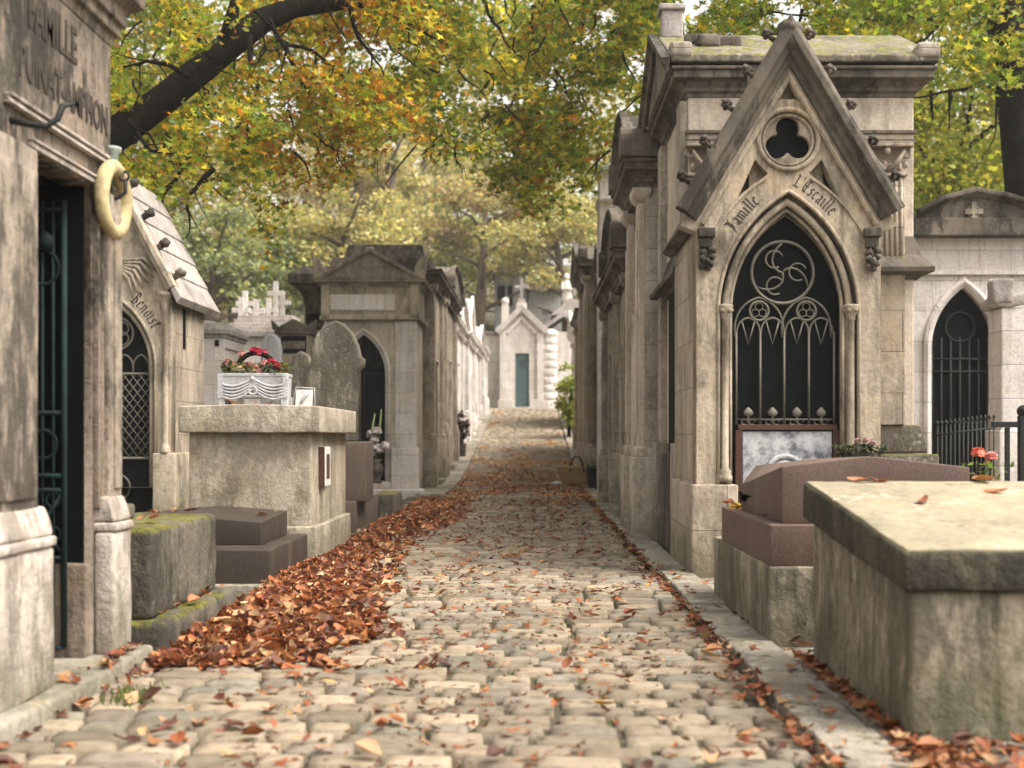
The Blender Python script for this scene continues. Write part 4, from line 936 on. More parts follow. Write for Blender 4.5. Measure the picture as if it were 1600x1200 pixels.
# chapel with white tablet
A = thing('tablet_chapel', 'weathered chapel with low pediment, long white name tablet and tall dark arched door', 'tomb chapel', (-2.75, 20.6, -.02))
as_ = 20.6/F_PX; ax0 = VX-2.75/as_
def ax_(px): return (px-ax0)*as_
def az_(py): return EYE-(py-VY)*as_+.02
mb = MB(); ca = ax_(568); mb.plate([(-.77, .1), (-.77, az_(500)), (.77, az_(500)), (.77, .1)], [arch(.92, .26, az_(585), az_(512), ca)[::-1]], 0, .2, .006)
mb.box((-.766, .204, -.05), (.766, 1.2, az_(500)-.004)); mb.build('wall', M['clean'], A)
mb = MB(); mb.rbox((ax_(612), -.07, .0), (.8, .3, az_(700)), .01, .15, .002); mb.rbox((ax_(612)-.9-.5, -.07, 0), (ax_(612)-.95, .3, az_(700)), .01, .15, .002); mb.rbox((-.8, -.3, -.1), (.9, .2, .14), .015, .2, .003); mb.rbox((ca-.5, -.02, .14), (ax_(612)-.002, .2, .27), .01); mb.build('plinth', M['pale'], A)
for (a, b) in ((ax_(618), .78), (-.78, -.6)):
    mb = MB(); mb.box((a, -.04, az_(700)), (b, -.002, az_(502))); mb.build('pilaster', M['pale'], A, .01)
mb = MB(); mb.box((-.80, -.08, az_(500)), (.80, 1.25, az_(450))); mb.sweep([(-.8, -.08, az_(500)), (.8, -.08, az_(500)), (.8, 1.25, az_(500)), (-.8, 1.25, az_(500))], [(-.02, -.02), (.05, .0), (.05, .05), (.02, .08), (-.02, .09)], (0, 0, 1), closed=True)
for x in (-.75, .75): mb.box((x-.07, -.13, az_(498)), (x+.07, -.081, az_(447)))
mb.build('entablature', M['warm'], A, .006)
mb = MB(); mb.box((ax_(517), -.1, az_(486)), (ax_(618), -.082, az_(461))); mb.build('name_tablet', M['pale'], A, .004)
mb = MB(); cornice(mb, -.8, .8, -.08, 1.25, az_(450), 1.1, .6); mb.build('cornice', M['grey'], A, .006)
mb = MB(); mb.prism([(-.78, az_(436)), (0, az_(396)), (.78, az_(436))], -.18, 1.3); mb.sweep([(-.86, -.18, az_(437)), (0, -.18, az_(393)), (.86, -.18, az_(437))], [(-.03, -.01), (-.03, .07), (.03, .05), (.05, -.01)], (0, -1, 0)); mb.build('pediment', M['grey'], A, .01)
for sg in (-1, 1):
    mb = MB(); mb.prism([(sg*.76, az_(437)), (sg*.76, az_(420)), (sg*.84, az_(408)), (sg*.98, az_(400)), (sg*.94, az_(420)), (sg*.92, az_(437))], -.22, .02); mb.build('acroterion', M['grey'], A, .01)
mb = MB(); mb.blob((0, -.1, az_(392)), .07, (1.2, 1, .8), .3); mb.build('finial', M['grey'], A)
mb = MB()
for wd, yy in ((.93, 0), (.84, .04)): mb.sweep(xz(arch(wd, .28, az_(585), az_(512)-(.93-wd)*.6, ca, n=14), yy), ROLL, (0, -1, 0), smooth=True)
mb.build('arch_moulding', M['pale'], A)
mb = MB(); mb.plate(arch(.9, .24, az_(585), az_(514), ca), [], .13, .16); ad = mb.build('door', M['door'], A)
mb = MB(); mb.tube([(ca-.4, .11, az_(583)), (ca+.4, .11, az_(583))], .02); mb.tube([(ca, .11, .3), (ca, .11, az_(583))], .015)
for q in range(4): mb.torus((ca-.18+.36*(q % 2), .11, az_(560)+.3*(q//2)), .12, .01, seg=14)
mb.build('tracery', M['iron'], ad)
A2 = thing('cove_corniced_tomb', 'dark block tomb with deep hollow cornice, half hidden behind the tablet chapel', 'tomb', (-3.65, 21.6, 0))
z_c = PZ(445, 21.4)
mb = MB(); mb.box((-.38, -.2, 0), (.6, 1.1, z_c-.5)); mb.build('shaft', M['brown'], A2, .01)
mb = MB(); mb.sweep([(-.36, -.2, 0), (.6, -.2, 0), (.6, 1.1, 0), (-.36, 1.1, 0)], [(-.1, z_c-.78), (.03, z_c-.78), (.03, z_c-.7), (0, z_c-.68), (0, z_c-.4), (.04, z_c-.2), (.15, z_c-.04), (.26, z_c), (.26, z_c+.16), (.05, z_c+.3), (-.1, z_c+.32)], (0, 0, 1), closed=True); mb.box((-.33, -.15, z_c-.5), (.55, 1.05, z_c+.33)); mb.build('cove_cornice', M['goth_dark'], A2, .006)

# ------------------------------------------------------------------ far tombs on the left
T = thing('pale_tomb_house', 'pale tomb house with stepped ledge and tiny square window, beside the Benoist chapel', 'tomb chapel', (PX(325, 17.5), 17.5, 0))
mb = MB(); zt = PZ(528, 17.5); mb.box((-.6, 0, 0), (.24, 1.2, zt)); mb.build('wall', M['pale'], T, .01)
mb = MB(); mb.sweep([(-.6, 0, zt), (.24, 0, zt), (.24, 1.2, zt), (-.6, 1.2, zt)], [(-.03, 0), (.02, .0), (.02, .04), (.06, .06), (.06, .12), (.0, .2), (-.3, .28), (-.3, 0)], (0, 0, 1), closed=True); mb.box((-.58, .02, PZ(545, 17.5)), (.26, 1.1, PZ(543, 17.5)+.01)); mb.build('ledge', M['tile'], T, .006)
mb = MB(); mb.box((.1, -.012, PZ(541, 17.5)), (.16, .01, PZ(531, 17.5))); mb.build('window', M['door'], T)
T = thing('stepped_roof_tomb', 'pinkish tomb with a stepped stone slab roof seen over the planter', 'tomb', (PX(402, 25), 25, .3))
zt = PZ(525, 25)
mb = MB(); mb.box((-.65, 0, 0), (.65, 1.5, zt-.3)); mb.build('wall', M['pale'], T, .01)
mb = MB()
for k in range(5): mb.box((-.72+.035*k, -.1+.2*k, zt-.32+.1*k), (.72-.035*k, 1.6, zt-.2+.1*k))
mb.build('slab_roof', M['tile'], T, .01)
T = thing('black_pediment_tomb', 'blackened small temple tomb with a pointed pediment and horned corners', 'tomb', (PX(459, 19.5), 19.5, 0))
def qz(py): return PZ(py, 19.5)
mb = MB(); mb.box((-.25, 0, 0), (.25, .8, qz(522))); mb.build('body', M['brown'], T, .01)
mb = MB(); mb.prism([(-.3, qz(522)), (-.3, qz(515)), (0, qz(498)), (.3, qz(515)), (.3, qz(522))], -.06, .85); 
for sg in (-1, 1): mb.prism([(sg*.2, qz(516)), (sg*.33, qz(516)), (sg*.36, qz(500)), (sg*.3, qz(505))], -.06, .1)
mb.build('pediment', M['goth_dark'], T, .008)
mb = MB(); mb.box((-.2, -.01, qz(552)), (.2, .01, qz(525))); mb.build('niche', M['door'], T); mb = MB(); mb.box((-.18, -.02, qz(545)), (.18, .0, qz(533))); mb.build('name_band', M['roof'], T)
T = tag(MB().plate([(PX(a, 16), PZ(b, 16)) for a, b in ((452, 690), (452, 575), (458, 555), (470, 548), (482, 556), (488, 575), (488, 690))], [], 16, 16.2, .02).build('headstone', M['stele']), 'small rounded brown headstone peeping out between planter and lichened stele', 'headstone')
T = tag(MB().plate([(PX(a, 18), PZ(b, 18)) for a, b in ((407, 690), (407, 540), (413, 526), (424, 521), (434, 528), (438, 545), (438, 690))], [], 18, 18.2, .02).build('headstone', M['zinc']), 'pale grey arched headstone standing behind the red flowers', 'headstone')
for i, (px, top, lab) in enumerate(((377, 465, 'short pale stone cross standing over the stepped roof, leftmost'), (383, 455, 'thin pale cross beside the leftmost cross over the stepped roof'), (400, 468, 'slim white cross above the middle of the stepped roof'), (420, 466, 'slim white cross above the right part of the stepped roof'), (431, 440, 'tall pale cross, higher than its neighbours over the stepped roof'), (441, 455, 'rightmost pale cross of the distant group over the stepped roof'))):
    Y = 33+i*.7; mb = MB(); x = PX(px, Y); z1 = PZ(top, Y); z0 = terr(Y)
    mb.box((x-.07, Y-.07, z0), (x+.07, Y+.07, z1)); mb.box((x-.25, Y-.06, z1-.42), (x+.25, Y+.06, z1-.28)); mb.box((x-.2, Y-.2, z0-.2), (x+.2, Y+.2, z0+1.2))
    tag(mb.build('stone_cross', M['pale'], None, .01), lab, 'cross', 'distant stone crosses on the left')

# far end chapel
E = thing('end_chapel', 'white gabled chapel with grey-green door closing the far end of the path', 'tomb chapel', (PX(815, 46), 46, terr(46)-.08))
es = 46/F_PX; 
def ex(px): return (px-815)*es
def ez(py): return EYE-(py-VY)*es-(terr(46)-.08)
mb = MB(); dh_ = [(ex(805), .05), (ex(805), ez(552)), (ex(827), ez(552)), (ex(827), .05)]
mb.plate([(ex(781), -.4), (ex(781), ez(517)), (ex(815), ez(486)), (ex(849), ez(517)), (ex(849), -.4)], [dh_], 0, .25); mb.box((ex(782), .26, -.4), (ex(848), 3, ez(518))); mb.build('wall', M['pale'], E, .01)
for a in (786, 844):
    mb = MB(); mb.box((ex(a-5), -.12, -.4), (ex(a+5), -.01, ez(520))); mb.build('pilaster', M['pale'], E, .01)
mb = MB(); mb.sweep([(ex(776), 0, ez(519)), (ex(815), 0, ez(481)), (ex(854), 0, ez(519))], [(-.1, -.1), (-.1, .25), (.1, .2), (.16, .02), (.16, -.1)], (0, -1, 0)); mb.sweep([(ex(792), 0, ez(521)), (ex(815), 0, ez(497)), (ex(838), 0, ez(521))], [(-.05, -.01), (-.05, .1), (.05, .1), (.05, -.01)], (0, -1, 0)); mb.box((ex(815)-.2, -.2, ez(485)), (ex(815)+.2, .3, ez(474))); mb.build('gable', M['pale'], E, .01)
finial('cross', E, 0, .1, ez(475), M['tile'], 1.35)
mb = MB(); mb.box((ex(805)+.005, .08, .1), (ex(827)-.005, .14, ez(552)-.01)); dd = mb.build('door', M['gdoor'], E)
mb = MB(); 
for q in range(4): mb.box((ex(811+3*q), .07, ez(575)), (ex(812+3*q), .079, ez(562)))
mb.build('vents', M['iron'], dd)
mb = MB(); mb.box((ex(778), -.18, -.4), (ex(804), -.0-.003, .35)); mb.box((ex(828), -.18, -.4), (ex(852), -.003, .35)); mb.box((ex(800), -.3, -.5), (ex(832), .1, .06)); mb.build('plinth', M['pale'], E, .01)
T = thing('end_wall', 'pale masonry wall tomb left of the green-doored end chapel', 'tomb', (PX(768, 46.5), 46.5, terr(46)-.1))
mb = MB(); mb.box((-1.6, 0, -.4), (.33, 1.2, ez(520))); mb.build('wall', M['pale'], T, .01)
mb = MB(); cornice(mb, -1.6, .33, 0, 1.2, ez(522), .8, .6); mb.build('coping', M['tile'], T)
T = thing('round_tower_tomb', 'pale cylindrical tomb with drum joints right of the end chapel', 'tomb', (PX(858, 45.6), 46.3, terr(46)-.1))
mb = MB(); mb.lathe([(.3, -.4), (.33, .0)]+[q for k in range(9) for q in ((.32, .05+.3*k), (.32, .2+.3*k), (.32, .33+.3*k), (.314, .336+.3*k), (.314, .346+.3*k))]+[(.36, 2.8), (.38, 2.95), (.2, 3.05)], (0, 0, 0), 20); mb.build('drum', M['pale'], T)
T = thing('slanted_roof_tomb', 'grey slanting slab roof tomb beyond the round tomb', 'tomb', (PX(885, 48), 49, terr(48)))
mb = MB(); mb.box((-1.0, 0, 0), (.9, 2, 2.9)); mb.build('wall', M['pale'], T, .01)
mb = MB(); mb.prism([(-1.15, 2.9), (-.1, 3.7), (1.1, 3.1), (1.1, 2.95), (-.1, 3.5), (-1.1, 2.8)], -.2, 2.1); mb.prism([(-.6, 3.6), (.2, 4.3), (1.1, 3.9), (1.1, 3.7)], .3, 2.4); mb.build('roof', M['tile'], T, .01)
T = thing('obelisk', 'small white obelisk with round cap behind the end chapel', 'obelisk', (PX(789, 49), 49.5, terr(49)))
mb = MB(); h_ = PZ(474, 49)-terr(49); mb.box((-.2, -.2, 0), (.2, .2, h_), .06); mb.blob((0, 0, h_+.12), .17, (1, 1, 1.1), .1); mb.build('shaft', M['pale'], T)
T = thing('grey_mausoleum', 'grey mausoleum with dark windows on the rise behind the end chapel', 'mausoleum', (PX(828, 58), 58, terr(58)-.2))
ms = 58/F_PX; mz = terr(58)-.2
def mx(px): return (px-828)*ms
def mzz(py): return EYE-(py-VY)*ms-mz
mb = MB(); mb.box((mx(772), .3, 0), (mx(824), 4, mzz(428))); mb.box((mx(826), 0, 0), (mx(876), 3, mzz(455))); mb.build('wall', M['zinc'], T, .02)
mb = MB(); mb.prism([(mx(822), mzz(455)), (mx(828), mzz(440)), (mx(862), mzz(432)), (mx(880), mzz(444)), (mx(880), mzz(455))], -.3, 3.2); mb.box((mx(768), .0, mzz(428)), (mx(825), 4.2, mzz(420))); mb.build('roof', M['stele'], T, .02)
for (a, b) in ((777, 789), (793, 801)):
    mb = MB(); mb.box((mx(a), .27, mzz(477)), (mx(b), .31, mzz(445))); mb.build('window', M['door'], T)
mb = MB(); mb.box((mx(848), -.03, mzz(490)), (mx(859), .01, mzz(483))); mb.build('vent', M['stele'], T)
T = thing('stone_figure', 'pale hooded stone figure on a column above the slanted roof tomb', 'statue', (PX(886, 50), 50.5, terr(50)))
h_ = PZ(470, 50)-terr(50); mb = MB(); mb.box((-.22, -.22, 0), (.22, .22, h_), .04); mb.build('column', M['tile'], T, .01)
mb = MB(); mb.lathe([(.2, h_), (.24, h_+.1), (.17, h_+.5), (.22, h_+.75), (.1, h_+.9), (.06, h_+.93)], (0, 0, 0), 12, sy=.7); mb.blob((0, -.03, h_+1.05), .14, (.9, 1, 1.1), .1); mb.tube([(-.17, -.05, h_+.8), (-.2, -.15, h_+.5), (0, -.2, h_+.55)], .06); mb.tube([(.17, -.05, h_+.8), (.2, -.15, h_+.5), (0, -.2, h_+.55)], .06); mb.build('figure', M['pale'], T)

# ------------------------------------------------------------------ right graves in the foreground
T = thing('box_tomb', 'big mossy-edged concrete box tomb with pale tilted lid, cut by the right edge', 'tomb', (1.22, 3.94, 0))
mb = MB()
def wb(p): 
    k = (p.y)/1.38; return (p.x, p.y, p.z*(1+.27*k*(p.z/.5)) if p.z > 0 else p.z)
mb.rbox((.0, .0, -.06), (1.5, 1.38, .5), .02, .06, .006, 3, warp=wb); mb.build('chest', M['conc'], T)
mb = MB()
def wl(p):
    k = (p.y+.03)/1.45; return (p.x, p.y, p.z+.14*k+(p.z-.5)/.135*.03*k)
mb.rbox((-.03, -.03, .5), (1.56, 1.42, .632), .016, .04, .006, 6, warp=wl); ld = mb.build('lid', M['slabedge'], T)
mb = MB()
def wl2(p): q = wl((Vector((p.x, p.y, .632)))); return (p.x, p.y, q[2]+(p.z-.632))
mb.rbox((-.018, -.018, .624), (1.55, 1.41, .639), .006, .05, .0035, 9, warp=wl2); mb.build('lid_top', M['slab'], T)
T = thing('red_granite_tomb', 'stepped red granite tomb with low ridged top on a grey stone base', 'tomb', (1.1, 5.72, 0))
mb = MB(); mb.rbox((.01, -.0, -.05), (1.35, 1.75, .39), .012, .1, .003, 2); mb.build('stone_base', M['conc'], T)
mb = MB(); mb.rbox((.02, .02, .39), (1.2, 1.5, .585), .006, .2, 0); mb.build('middle_tier', M['red'], T)
mb = MB(); mb.rbox((.09, .1, .586), (.99, 1.25, .86), .006, .08, 0, warp=lambda p: (p.x, p.y, p.z+(0 if p.z < .7 else .05*(1-abs(p.x-.52)/.43)-.13*max(0, (p.y-.1))/1.15*(1 if p.x < .12 else .25)))); mb.build('ridged_top', M['red'], T)
# a few leaves on the pale lid
def lid_z(x, y): return wl((Vector((x, y, .632))))[2]
for i, (px, py, lab, c) in enumerate(((1340, 753, 'long tan fallen leaf at the back edge of the pale lid', (.36, .15, .07)), (1372, 749, 'small brown leaf lying behind the long tan one on the lid', (.25, .1, .05)), (1442, 789, 'red-brown curled leaf near the middle of the pale lid', (.3, .09, .045)), (1535, 754, 'large brown leaf near the far right of the pale lid', (.32, .14, .07)), (1558, 773, 'orange leaf standing on edge on the pale lid', (.4, .13, .06)))):
    best = None
    for q in range(60):
        y = q*1.4/60; Yw = 3.94+y; x = PX(px, Yw)-1.22; d = abs(PZ(py, Yw)-lid_z(x, y))
        if best is None or d < best[0]: best = (d, x, y)
    x, y = best[1], best[2]; tv, tf = curl_leaf(.9, .5, .5, i)
    me = np_mesh('fallen_leaf', tv*(.10 if i != 3 else .14), tf, M['litter'], np.tile(np.array(c), (len(tv), 1)), smooth=True)
    me.location = (1.22+x, 3.94+y, lid_z(x, y)+.012); me.rotation_euler = (R(rnd.uniform(-12, 12)), R(rnd.uniform(-12, 12)), R(60+47*i)); tag(me, lab, 'leaf', 'leaves lying on the pale lid')

# pediment chapel at the right
RC = thing('arched_chapel', 'wide chapel with low cross-marked pediment and black pointed doorway at the far right', 'tomb chapel', (PX(1513, 14), 14, 0))
rs = 14/F_PX
def rx(px): return (px-1513)*rs
def rz_(py): return EYE-(py-VY)*rs
mb = MB(); dhw = (1556-1452)*rs; mb.plate([(rx(1400), -.02), (rx(1400), rz_(372)), (rx(1640), rz_(372)), (rx(1640), -.02)], [arch(dhw, .05, rz_(545), rz_(447), rx(1505))[::-1]], 0, .2, .006); mb.box((rx(1401), .204, 0), (rx(1639), 1.5, rz_(373))); mb.build('wall', M['pale'], RC)
mb = MB(); mb.sweep(xz(arch(dhw+.02, .05, rz_(545), rz_(445), rx(1505), n=14), 0), [(-.07, -.01), (-.07, .03), (-.03, .05), (.0, .03), (.03, .0), (.03, -.01)], (0, -1, 0)); mb.box((rx(1400), -.05, rz_(430)), (rx(1640), .0-.002, rz_(424))); mb.build('door_surround', M['pale'], RC, .004)
mb = MB(); mb.prism([(rx(1395), rz_(372)), (rx(1395), rz_(358)), (rx(1425), rz_(345)), (rx(1640), rz_(345)), (rx(1645), rz_(372))], -.2, 1.6); 
pts = [(rx(1422), rz_(357)), (rx(1426), rz_(338)), (rx(1465), rz_(318)), (rx(1513), rz_(306)), (rx(1561), rz_(314)), (rx(1610), rz_(330)), (rx(1640), rz_(340)), (rx(1640), rz_(357))]
mb.prism(pts, -.16, 1.5); mb.sweep(xz(pts[1:-1], -.16), [(-.05, -.01), (-.05, .1), (.0, .1), (.04, .03), (.05, -.01)], (0, -1, 0)); mb.build('pediment', M['goth_dark'], RC, .01)
mb = MB(); mb.box((rx(1509), -.19, rz_(350)), (rx(1517), -.162, rz_(320))); mb.box((rx(1499), -.187, rz_(339)), (rx(1527), -.161, rz_(331))); mb.torus((0, -.165, rz_(335)), .07, .012, seg=16); mb.build('carved_cross', M['grey'], RC, .006)
mb = MB(); mb.plate(arch(dhw-.02, .03, rz_(545), rz_(448), rx(1505)), [], .13, .15); rd = mb.build('door', M['door'], RC)
mb = MB()
for q in range(7): x = rx(1505)-dhw/2+.06+(dhw-.12)*q/6; mb.tube([(x, .11, .1), (x, .11, rz_(560)+.25)], .012, 5)
for z in (rz_(560), rz_(580), rz_(660)): mb.tube([(rx(1505)-dhw/2, .11, z), (rx(1505)+dhw/2, .11, z)], .015, 5)
mb.torus((rx(1505), .11, rz_(510)), .17, .014, seg=20); mb.build('grille', M['iron'], rd)
T = thing('white_tomb', 'pale pink-white tomb wall with chipped sloping cap at the right edge', 'tomb', (PX(1565, 12.6), 12.6, 0)); T.scale = (1, .38, 1)
t_s = 12.6
mb = MB(); mb.rbox((.0, 0, 0), (1.2, 1.0, PZ(480, t_s)), .03, .12, .006, 2); mb.build('wall', M['pale'], T)
mb = MB(); mb.rbox((-.03, -.05, 0), (1.2, 1.05, PZ(672, t_s)), .03, .12, .004, 5); mb.build('plinth', M['pale'], T)
mb = MB(); mb.rbox((-.06, -.08, PZ(480, t_s)), (1.3, 1.1, PZ(462, t_s)), .04, .08, .012, 7, warp=lambda p: (p.x, p.y, p.z+max(0, p.x-.1)*.28)); mb.rbox((-.1, -.12, PZ(474, t_s)), (.12, .3, PZ(436, t_s)), .05, .05, .03, 8); mb.build('sloping_cap', M['tile'], T)
# railings
T = thing('iron_railing', 'black square-post iron railing in front of the white tomb', 'railing', (PX(1550, 8.4), 8.4, 0))
mb = MB(); z1 = PZ(663, 8.4); mb.box((0, -.02, z1-.02), (1.4, .02, z1+.018)); mb.build('rail', M['iron'], T, .003); mb = MB(); mb.box((0, -.015, .1), (1.4, .015, .13)); mb.build('rail', M['iron'], T, .003)
for q in range(5):
    mb = MB(); x = .105+.29*q; mb.box((x-.014, -.014, 0), (x+.014, .014, z1-.021)); mb.build('baluster', M['iron'], T)
mb = MB(); x = PX(1599, 8.4)-PX(1550, 8.4); mb.box((x-.03, -.03, 0), (x+.03, .03, z1+.06)); mb.blob((x, 0, z1+.09), .045, sub=2, amp=0); mb.build('post', M['iron'], T)
T = thing('spiked_fence', 'low black fence of spiked rods before the dark pointed doorway', 'fence', (PX(1465, 11.8), 11.8, 0))
for q in range(14):
    mb = MB(); x = q*.042; zt = PZ(660-.9*q, 11.8); mb.tube([(x, 0, 0), (x, 0, zt-.03)], .008, 5); mb.lathe([(.004, zt-.04), (.016, zt-.02), (.001, zt+.02)], (x, 0, 0), 6); mb.build('spiked_rod', M['iron'], T)
mb = MB(); mb.tube([(-.02, 0, PZ(680, 11.8)), (.57, 0, PZ(668, 11.8))], .01); mb.tube([(-.02, 0, .2), (.57, 0, .2)], .01); mb.build('fence_rail', M['iron'], T)
# roses
T = thing('rose_bush', 'small rose bush with two salmon pink blooms behind the pale lid', 'plant', (PX(1533, 7.6), 7.6, 0))
rzf = lambda py: PZ(py, 7.6)
flowers(T, 'rose_bloom', [(PX(1529, 7.6)-T.location.x, 0, rzf(707))]*3, (.8, .25, .18), None, .04)
flowers(T, 'rose_bloom', [(PX(1549, 7.6)-T.location.x, 0, rzf(713))]*3, (.8, .32, .3), None, .038)
foliage_bits(T, 'leaves', ((-.12, -.12, .5), (.16, .12, rzf(722))), 150, .055, [(.06, .1, .03), (.1, .15, .04), (.14, .12, .05)])
mb = MB(); mb.tube([(0, 0, 0), (.0, 0, .4), (-.02, 0, rzf(712))], .006); mb.tube([(0, 0, .3), (.05, 0, .7), (.065, 0, rzf(718))], .006); mb.build('stem', M['bark'], T)
T = thing('small_wreath', 'dark leafy wreath with faded pink flowers on the step behind the red granite', 'wreath', (PX(1345, 8.1), 8.1, PZ(712, 8.1)))
foliage_bits(T, 'leaves', ((-.18, -.06, .0), (.16, .06, .07)), 160, .05, [(.03, .045, .025), (.05, .06, .04)]); flowers(T, 'bloom', [(-.02, 0, .1), (.03, -.02, .1), (.08, 0, .09)], (.45, .3, .3), None, .025)
mb = MB(); mb.box((-.12, -.05, -.5), (.12, .05, .02)); mb.build('stand', M['mossy'], T)
T = thing('yellow_flowers', 'tiny yellow flower tuft in the corner of the red granite tier', 'flower', (PX(1153, 7.1), 7.1, .55))
flowers(T, 'bloom', [(0, 0, .05), (-.03, 0, .04), (.02, 0, .03)], (.65, .5, .05), None, .022); foliage_bits(T, 'leaves', ((-.04, -.03, -.0), (.04, .03, .04)), 24, .03, [(.2, .22, .05)])

# basket
T = thing('straw_basket', 'wide woven straw basket with dark leather handles on the right side of the path', 'basket', (PX(901, 23.35), 23.35, terr(23.35)+.01)); T.scale = (1.0, 1.0, 1.0)
mb = MB(); mb.lathe([(.2, 0), (.27, .01), (.31, .08), (.345, .2), (.375, .33), (.38, .37), (.365, .37), (.355, .33), (.32, .2), (.25, .06)], (0, 0, 0), 24, sy=.6)
for z in range(9): 
    r_ = .27+(.11)*(z/8)**.6; mb.lathe([(r_, .02+.04*z-.012), (r_+.012, .02+.04*z), (r_, .02+.04*z+.012)], (0, 0, 0), 24, sy=.6)
mb.build('woven_body', M['straw'], T)
for y in (-.22, .2):
    mb = MB(); mb.tube([(-.13, y, .26), (-.11, y*.9, .42), (-.05, y*.7, .54), (.05, y*.7, .54), (.11, y*.9, .42), (.13, y, .26)], .018, 6); mb.build('handle', M['leather'], T)
mb = MB()
for q in range(4): mb.blob((PX(868+6*q, 23.3), 23.3+.05*q, terr(23.3)+.04), .075, (1.2, 1, .6), .6, q, 2)
tag(mb.build('crumpled_paper', M['cloth']), 'crumpled white paper on the cobbles by the basket', 'litter')
T = thing('black_plant_pot', 'black pot standing against the wall right of the basket', 'pot', (1.14, 22.3, terr(22.3)))
mb = MB(); mb.lathe([(.12, 0), (.13, .02), (.17, .36), (.18, .37), (.18, .42), (.15, .42), (.14, .3)], (0, 0, 0), 14); mb.build('pot', M['iron'], T)
foliage_bits(T, 'leaves', ((-.14, -.14, .38), (.14, .14, .5)), 60, .06, [(.04, .06, .02)])

# ------------------------------------------------------------------ trees
def leaf_cloud(name, centers, radii, n_each, size, palette_fn, tmpl, mat, parent=None, flat=.6, shell=False):
    Ps, Cs = [], []
    for (c, r, n, pal) in zip(centers, radii, n_each, palette_fn):
        d = nr.normal(size=(n, 3)); d /= np.linalg.norm(d, axis=1)[:, None]; rad = nr.random((n, 1))**(.4 if shell else .6)
        p = np.array(c)+d*rad*np.array([r, r, r*flat]); Ps.append(p)
        pal = np.array(pal); Cs.append(pal[nr.integers(0, len(pal), n)]*nr.uniform(.65, 1.3, (n, 1)))
    P_, C = np.concatenate(Ps), np.concatenate(Cs); n = len(P_)
    Rm = rot_mats(n, nr.random(n)*6.28, nr.uniform(-1.3, 1.3, n), nr.uniform(-.9, .9, n)); S = size*nr.uniform(.6, 1.35, n)
    V, Fc, Cc = scatter(tmpl, P_, Rm, S, C)
    return np_mesh(name, V, Fc, M[mat], Cc, parent)
LF = [star_leaf(.25, .2, 1, i) for i in range(4)]
QS = None
QL = [(np.array([(-.5, -.35, 0), (.5, -.4, .06), (.42, .4, 0), (-.4, .45, .1)]), np.array([(0, 1, 2, 3)])), (np.array([(-.35, -.5, .1), (.45, -.3, 0), (.3, .5, .1), (-.5, .3, 0)]), np.array([(0, 1, 2, 3)]))]
GREEN = [(.12, .2, .02), (.19, .28, .035), (.28, .34, .045), (.07, .12, .02)]
YEL = [(.55, .42, .03), (.42, .37, .04), (.58, .46, .05), (.3, .31, .03)]
ORG = [(.42, .17, .02), (.5, .28, .02), (.28, .11, .02), (.2, .1, .02)]
OLV = [(.3, .29, .04), (.42, .37, .06), (.2, .21, .03)]
def interp(x, xs, ys_): return float(np.interp(x, xs, ys_))
def canopy(x0, x1, low_xs, low_ys, top, n, Yr, size, palf, per=26, rad=(.22, .5), seedo=0):
    cs, rs_, ns, ps = [], [], [], []
    for i in range(n):
        px = nr.uniform(x0, x1); lo = interp(px, low_xs, low_ys); py = lo-(lo-top)*nr.random()**.85; Y = nr.uniform(*Yr)
        if noise.noise(Vector((px*.014, py*.014, 3.3+seedo)))+.25*noise.noise(Vector((px*.04, py*.04, seedo))) < -.14 and py < lo-30: continue
        if seedo == 0 and min(abs(py-interp(px, [60, 175, 250, 315, 365, 460, 640], [330, 214, 160, 108, 66, 12, -4])), 90) < 48 and px < 560: Y = nr.uniform(15.9, 18.5)
        r = nr.uniform(*rad)*Y/16; cs.append((PX(px, Y), Y, PZ(py, Y)-r*.3)); rs_.append(r); ns.append(int(per*nr.uniform(.6, 1.5))); ps.append(palf(px, py))
    return cs, rs_, ns, ps
def px_path(pts, Y, k=1.): return [(PX(a, Y+dy), Y+dy, PZ(b, Y+dy)) for a, b, dy in pts]
# left plane tree
def branch(pts, r0, parent):
    P = [Vector(p) for p in pts]; out, rr_ = [], []; sd = rnd.random()*50
    n = len(P)-1
    for i in range(n):
        for q in range(4):
            t = q/4; p = P[i].lerp(P[i+1], t); k = noise.noise_vector(p*3+Vector((sd, 0, 0)))*.07; out.append(p+k); rr_.append(r0*(1-.8*(i+t)/n))
    out.append(P[-1]); rr_.append(r0*.2); m_ = MB(); m_.tube(out, rr_, 6)
    for q in range(3, len(out)-1, 2):
        d = Vector((rnd.uniform(-1, 1), rnd.uniform(-.6, .6), rnd.uniform(-.9, .4))).normalized()*rnd.uniform(.3, .8)
        m_.tube([out[q], out[q]+d*.5+Vector((0, 0, -.03)), out[q]+d], [rr_[q]*.5, rr_[q]*.3, .003], 4)
    return m_.build('branch', M['bark'], parent)
T1 = thing('plane_tree', 'autumn plane tree with thick dark limb and orange-yellow leaves over the left chapels', 'tree', (PX(40, 15), 15, -.1))
o1 = Vector(T1.location)
def rel(pts, o): return [tuple(Vector(p)-o) for p in pts]
mb = MB()
limb = px_path([(60, 330, 0), (120, 262, 0), (175, 214, 0), (250, 160, 0), (315, 108, 0), (365, 66, .1), (410, 32, .2), (460, 12, .3), (540, 2, .5), (640, -4, .8), (760, -30, 1.2)], 15)
mb.tube(rel([(o1.x, 15, -.1), (o1.x, 15, 1.4), (PX(48, 15), 15, 3.0)]+limb, o1), [.4, .34, .29, .25, .235, .21, .185, .17, .165, .155, .125, .1, .08, .05], 12)
mb.tube(rel(px_path([(350, 78, 0), (362, 30, 0), (372, -30, .1), (400, -120, .3)], 15), o1), [.1, .085, .07, .05], 8)
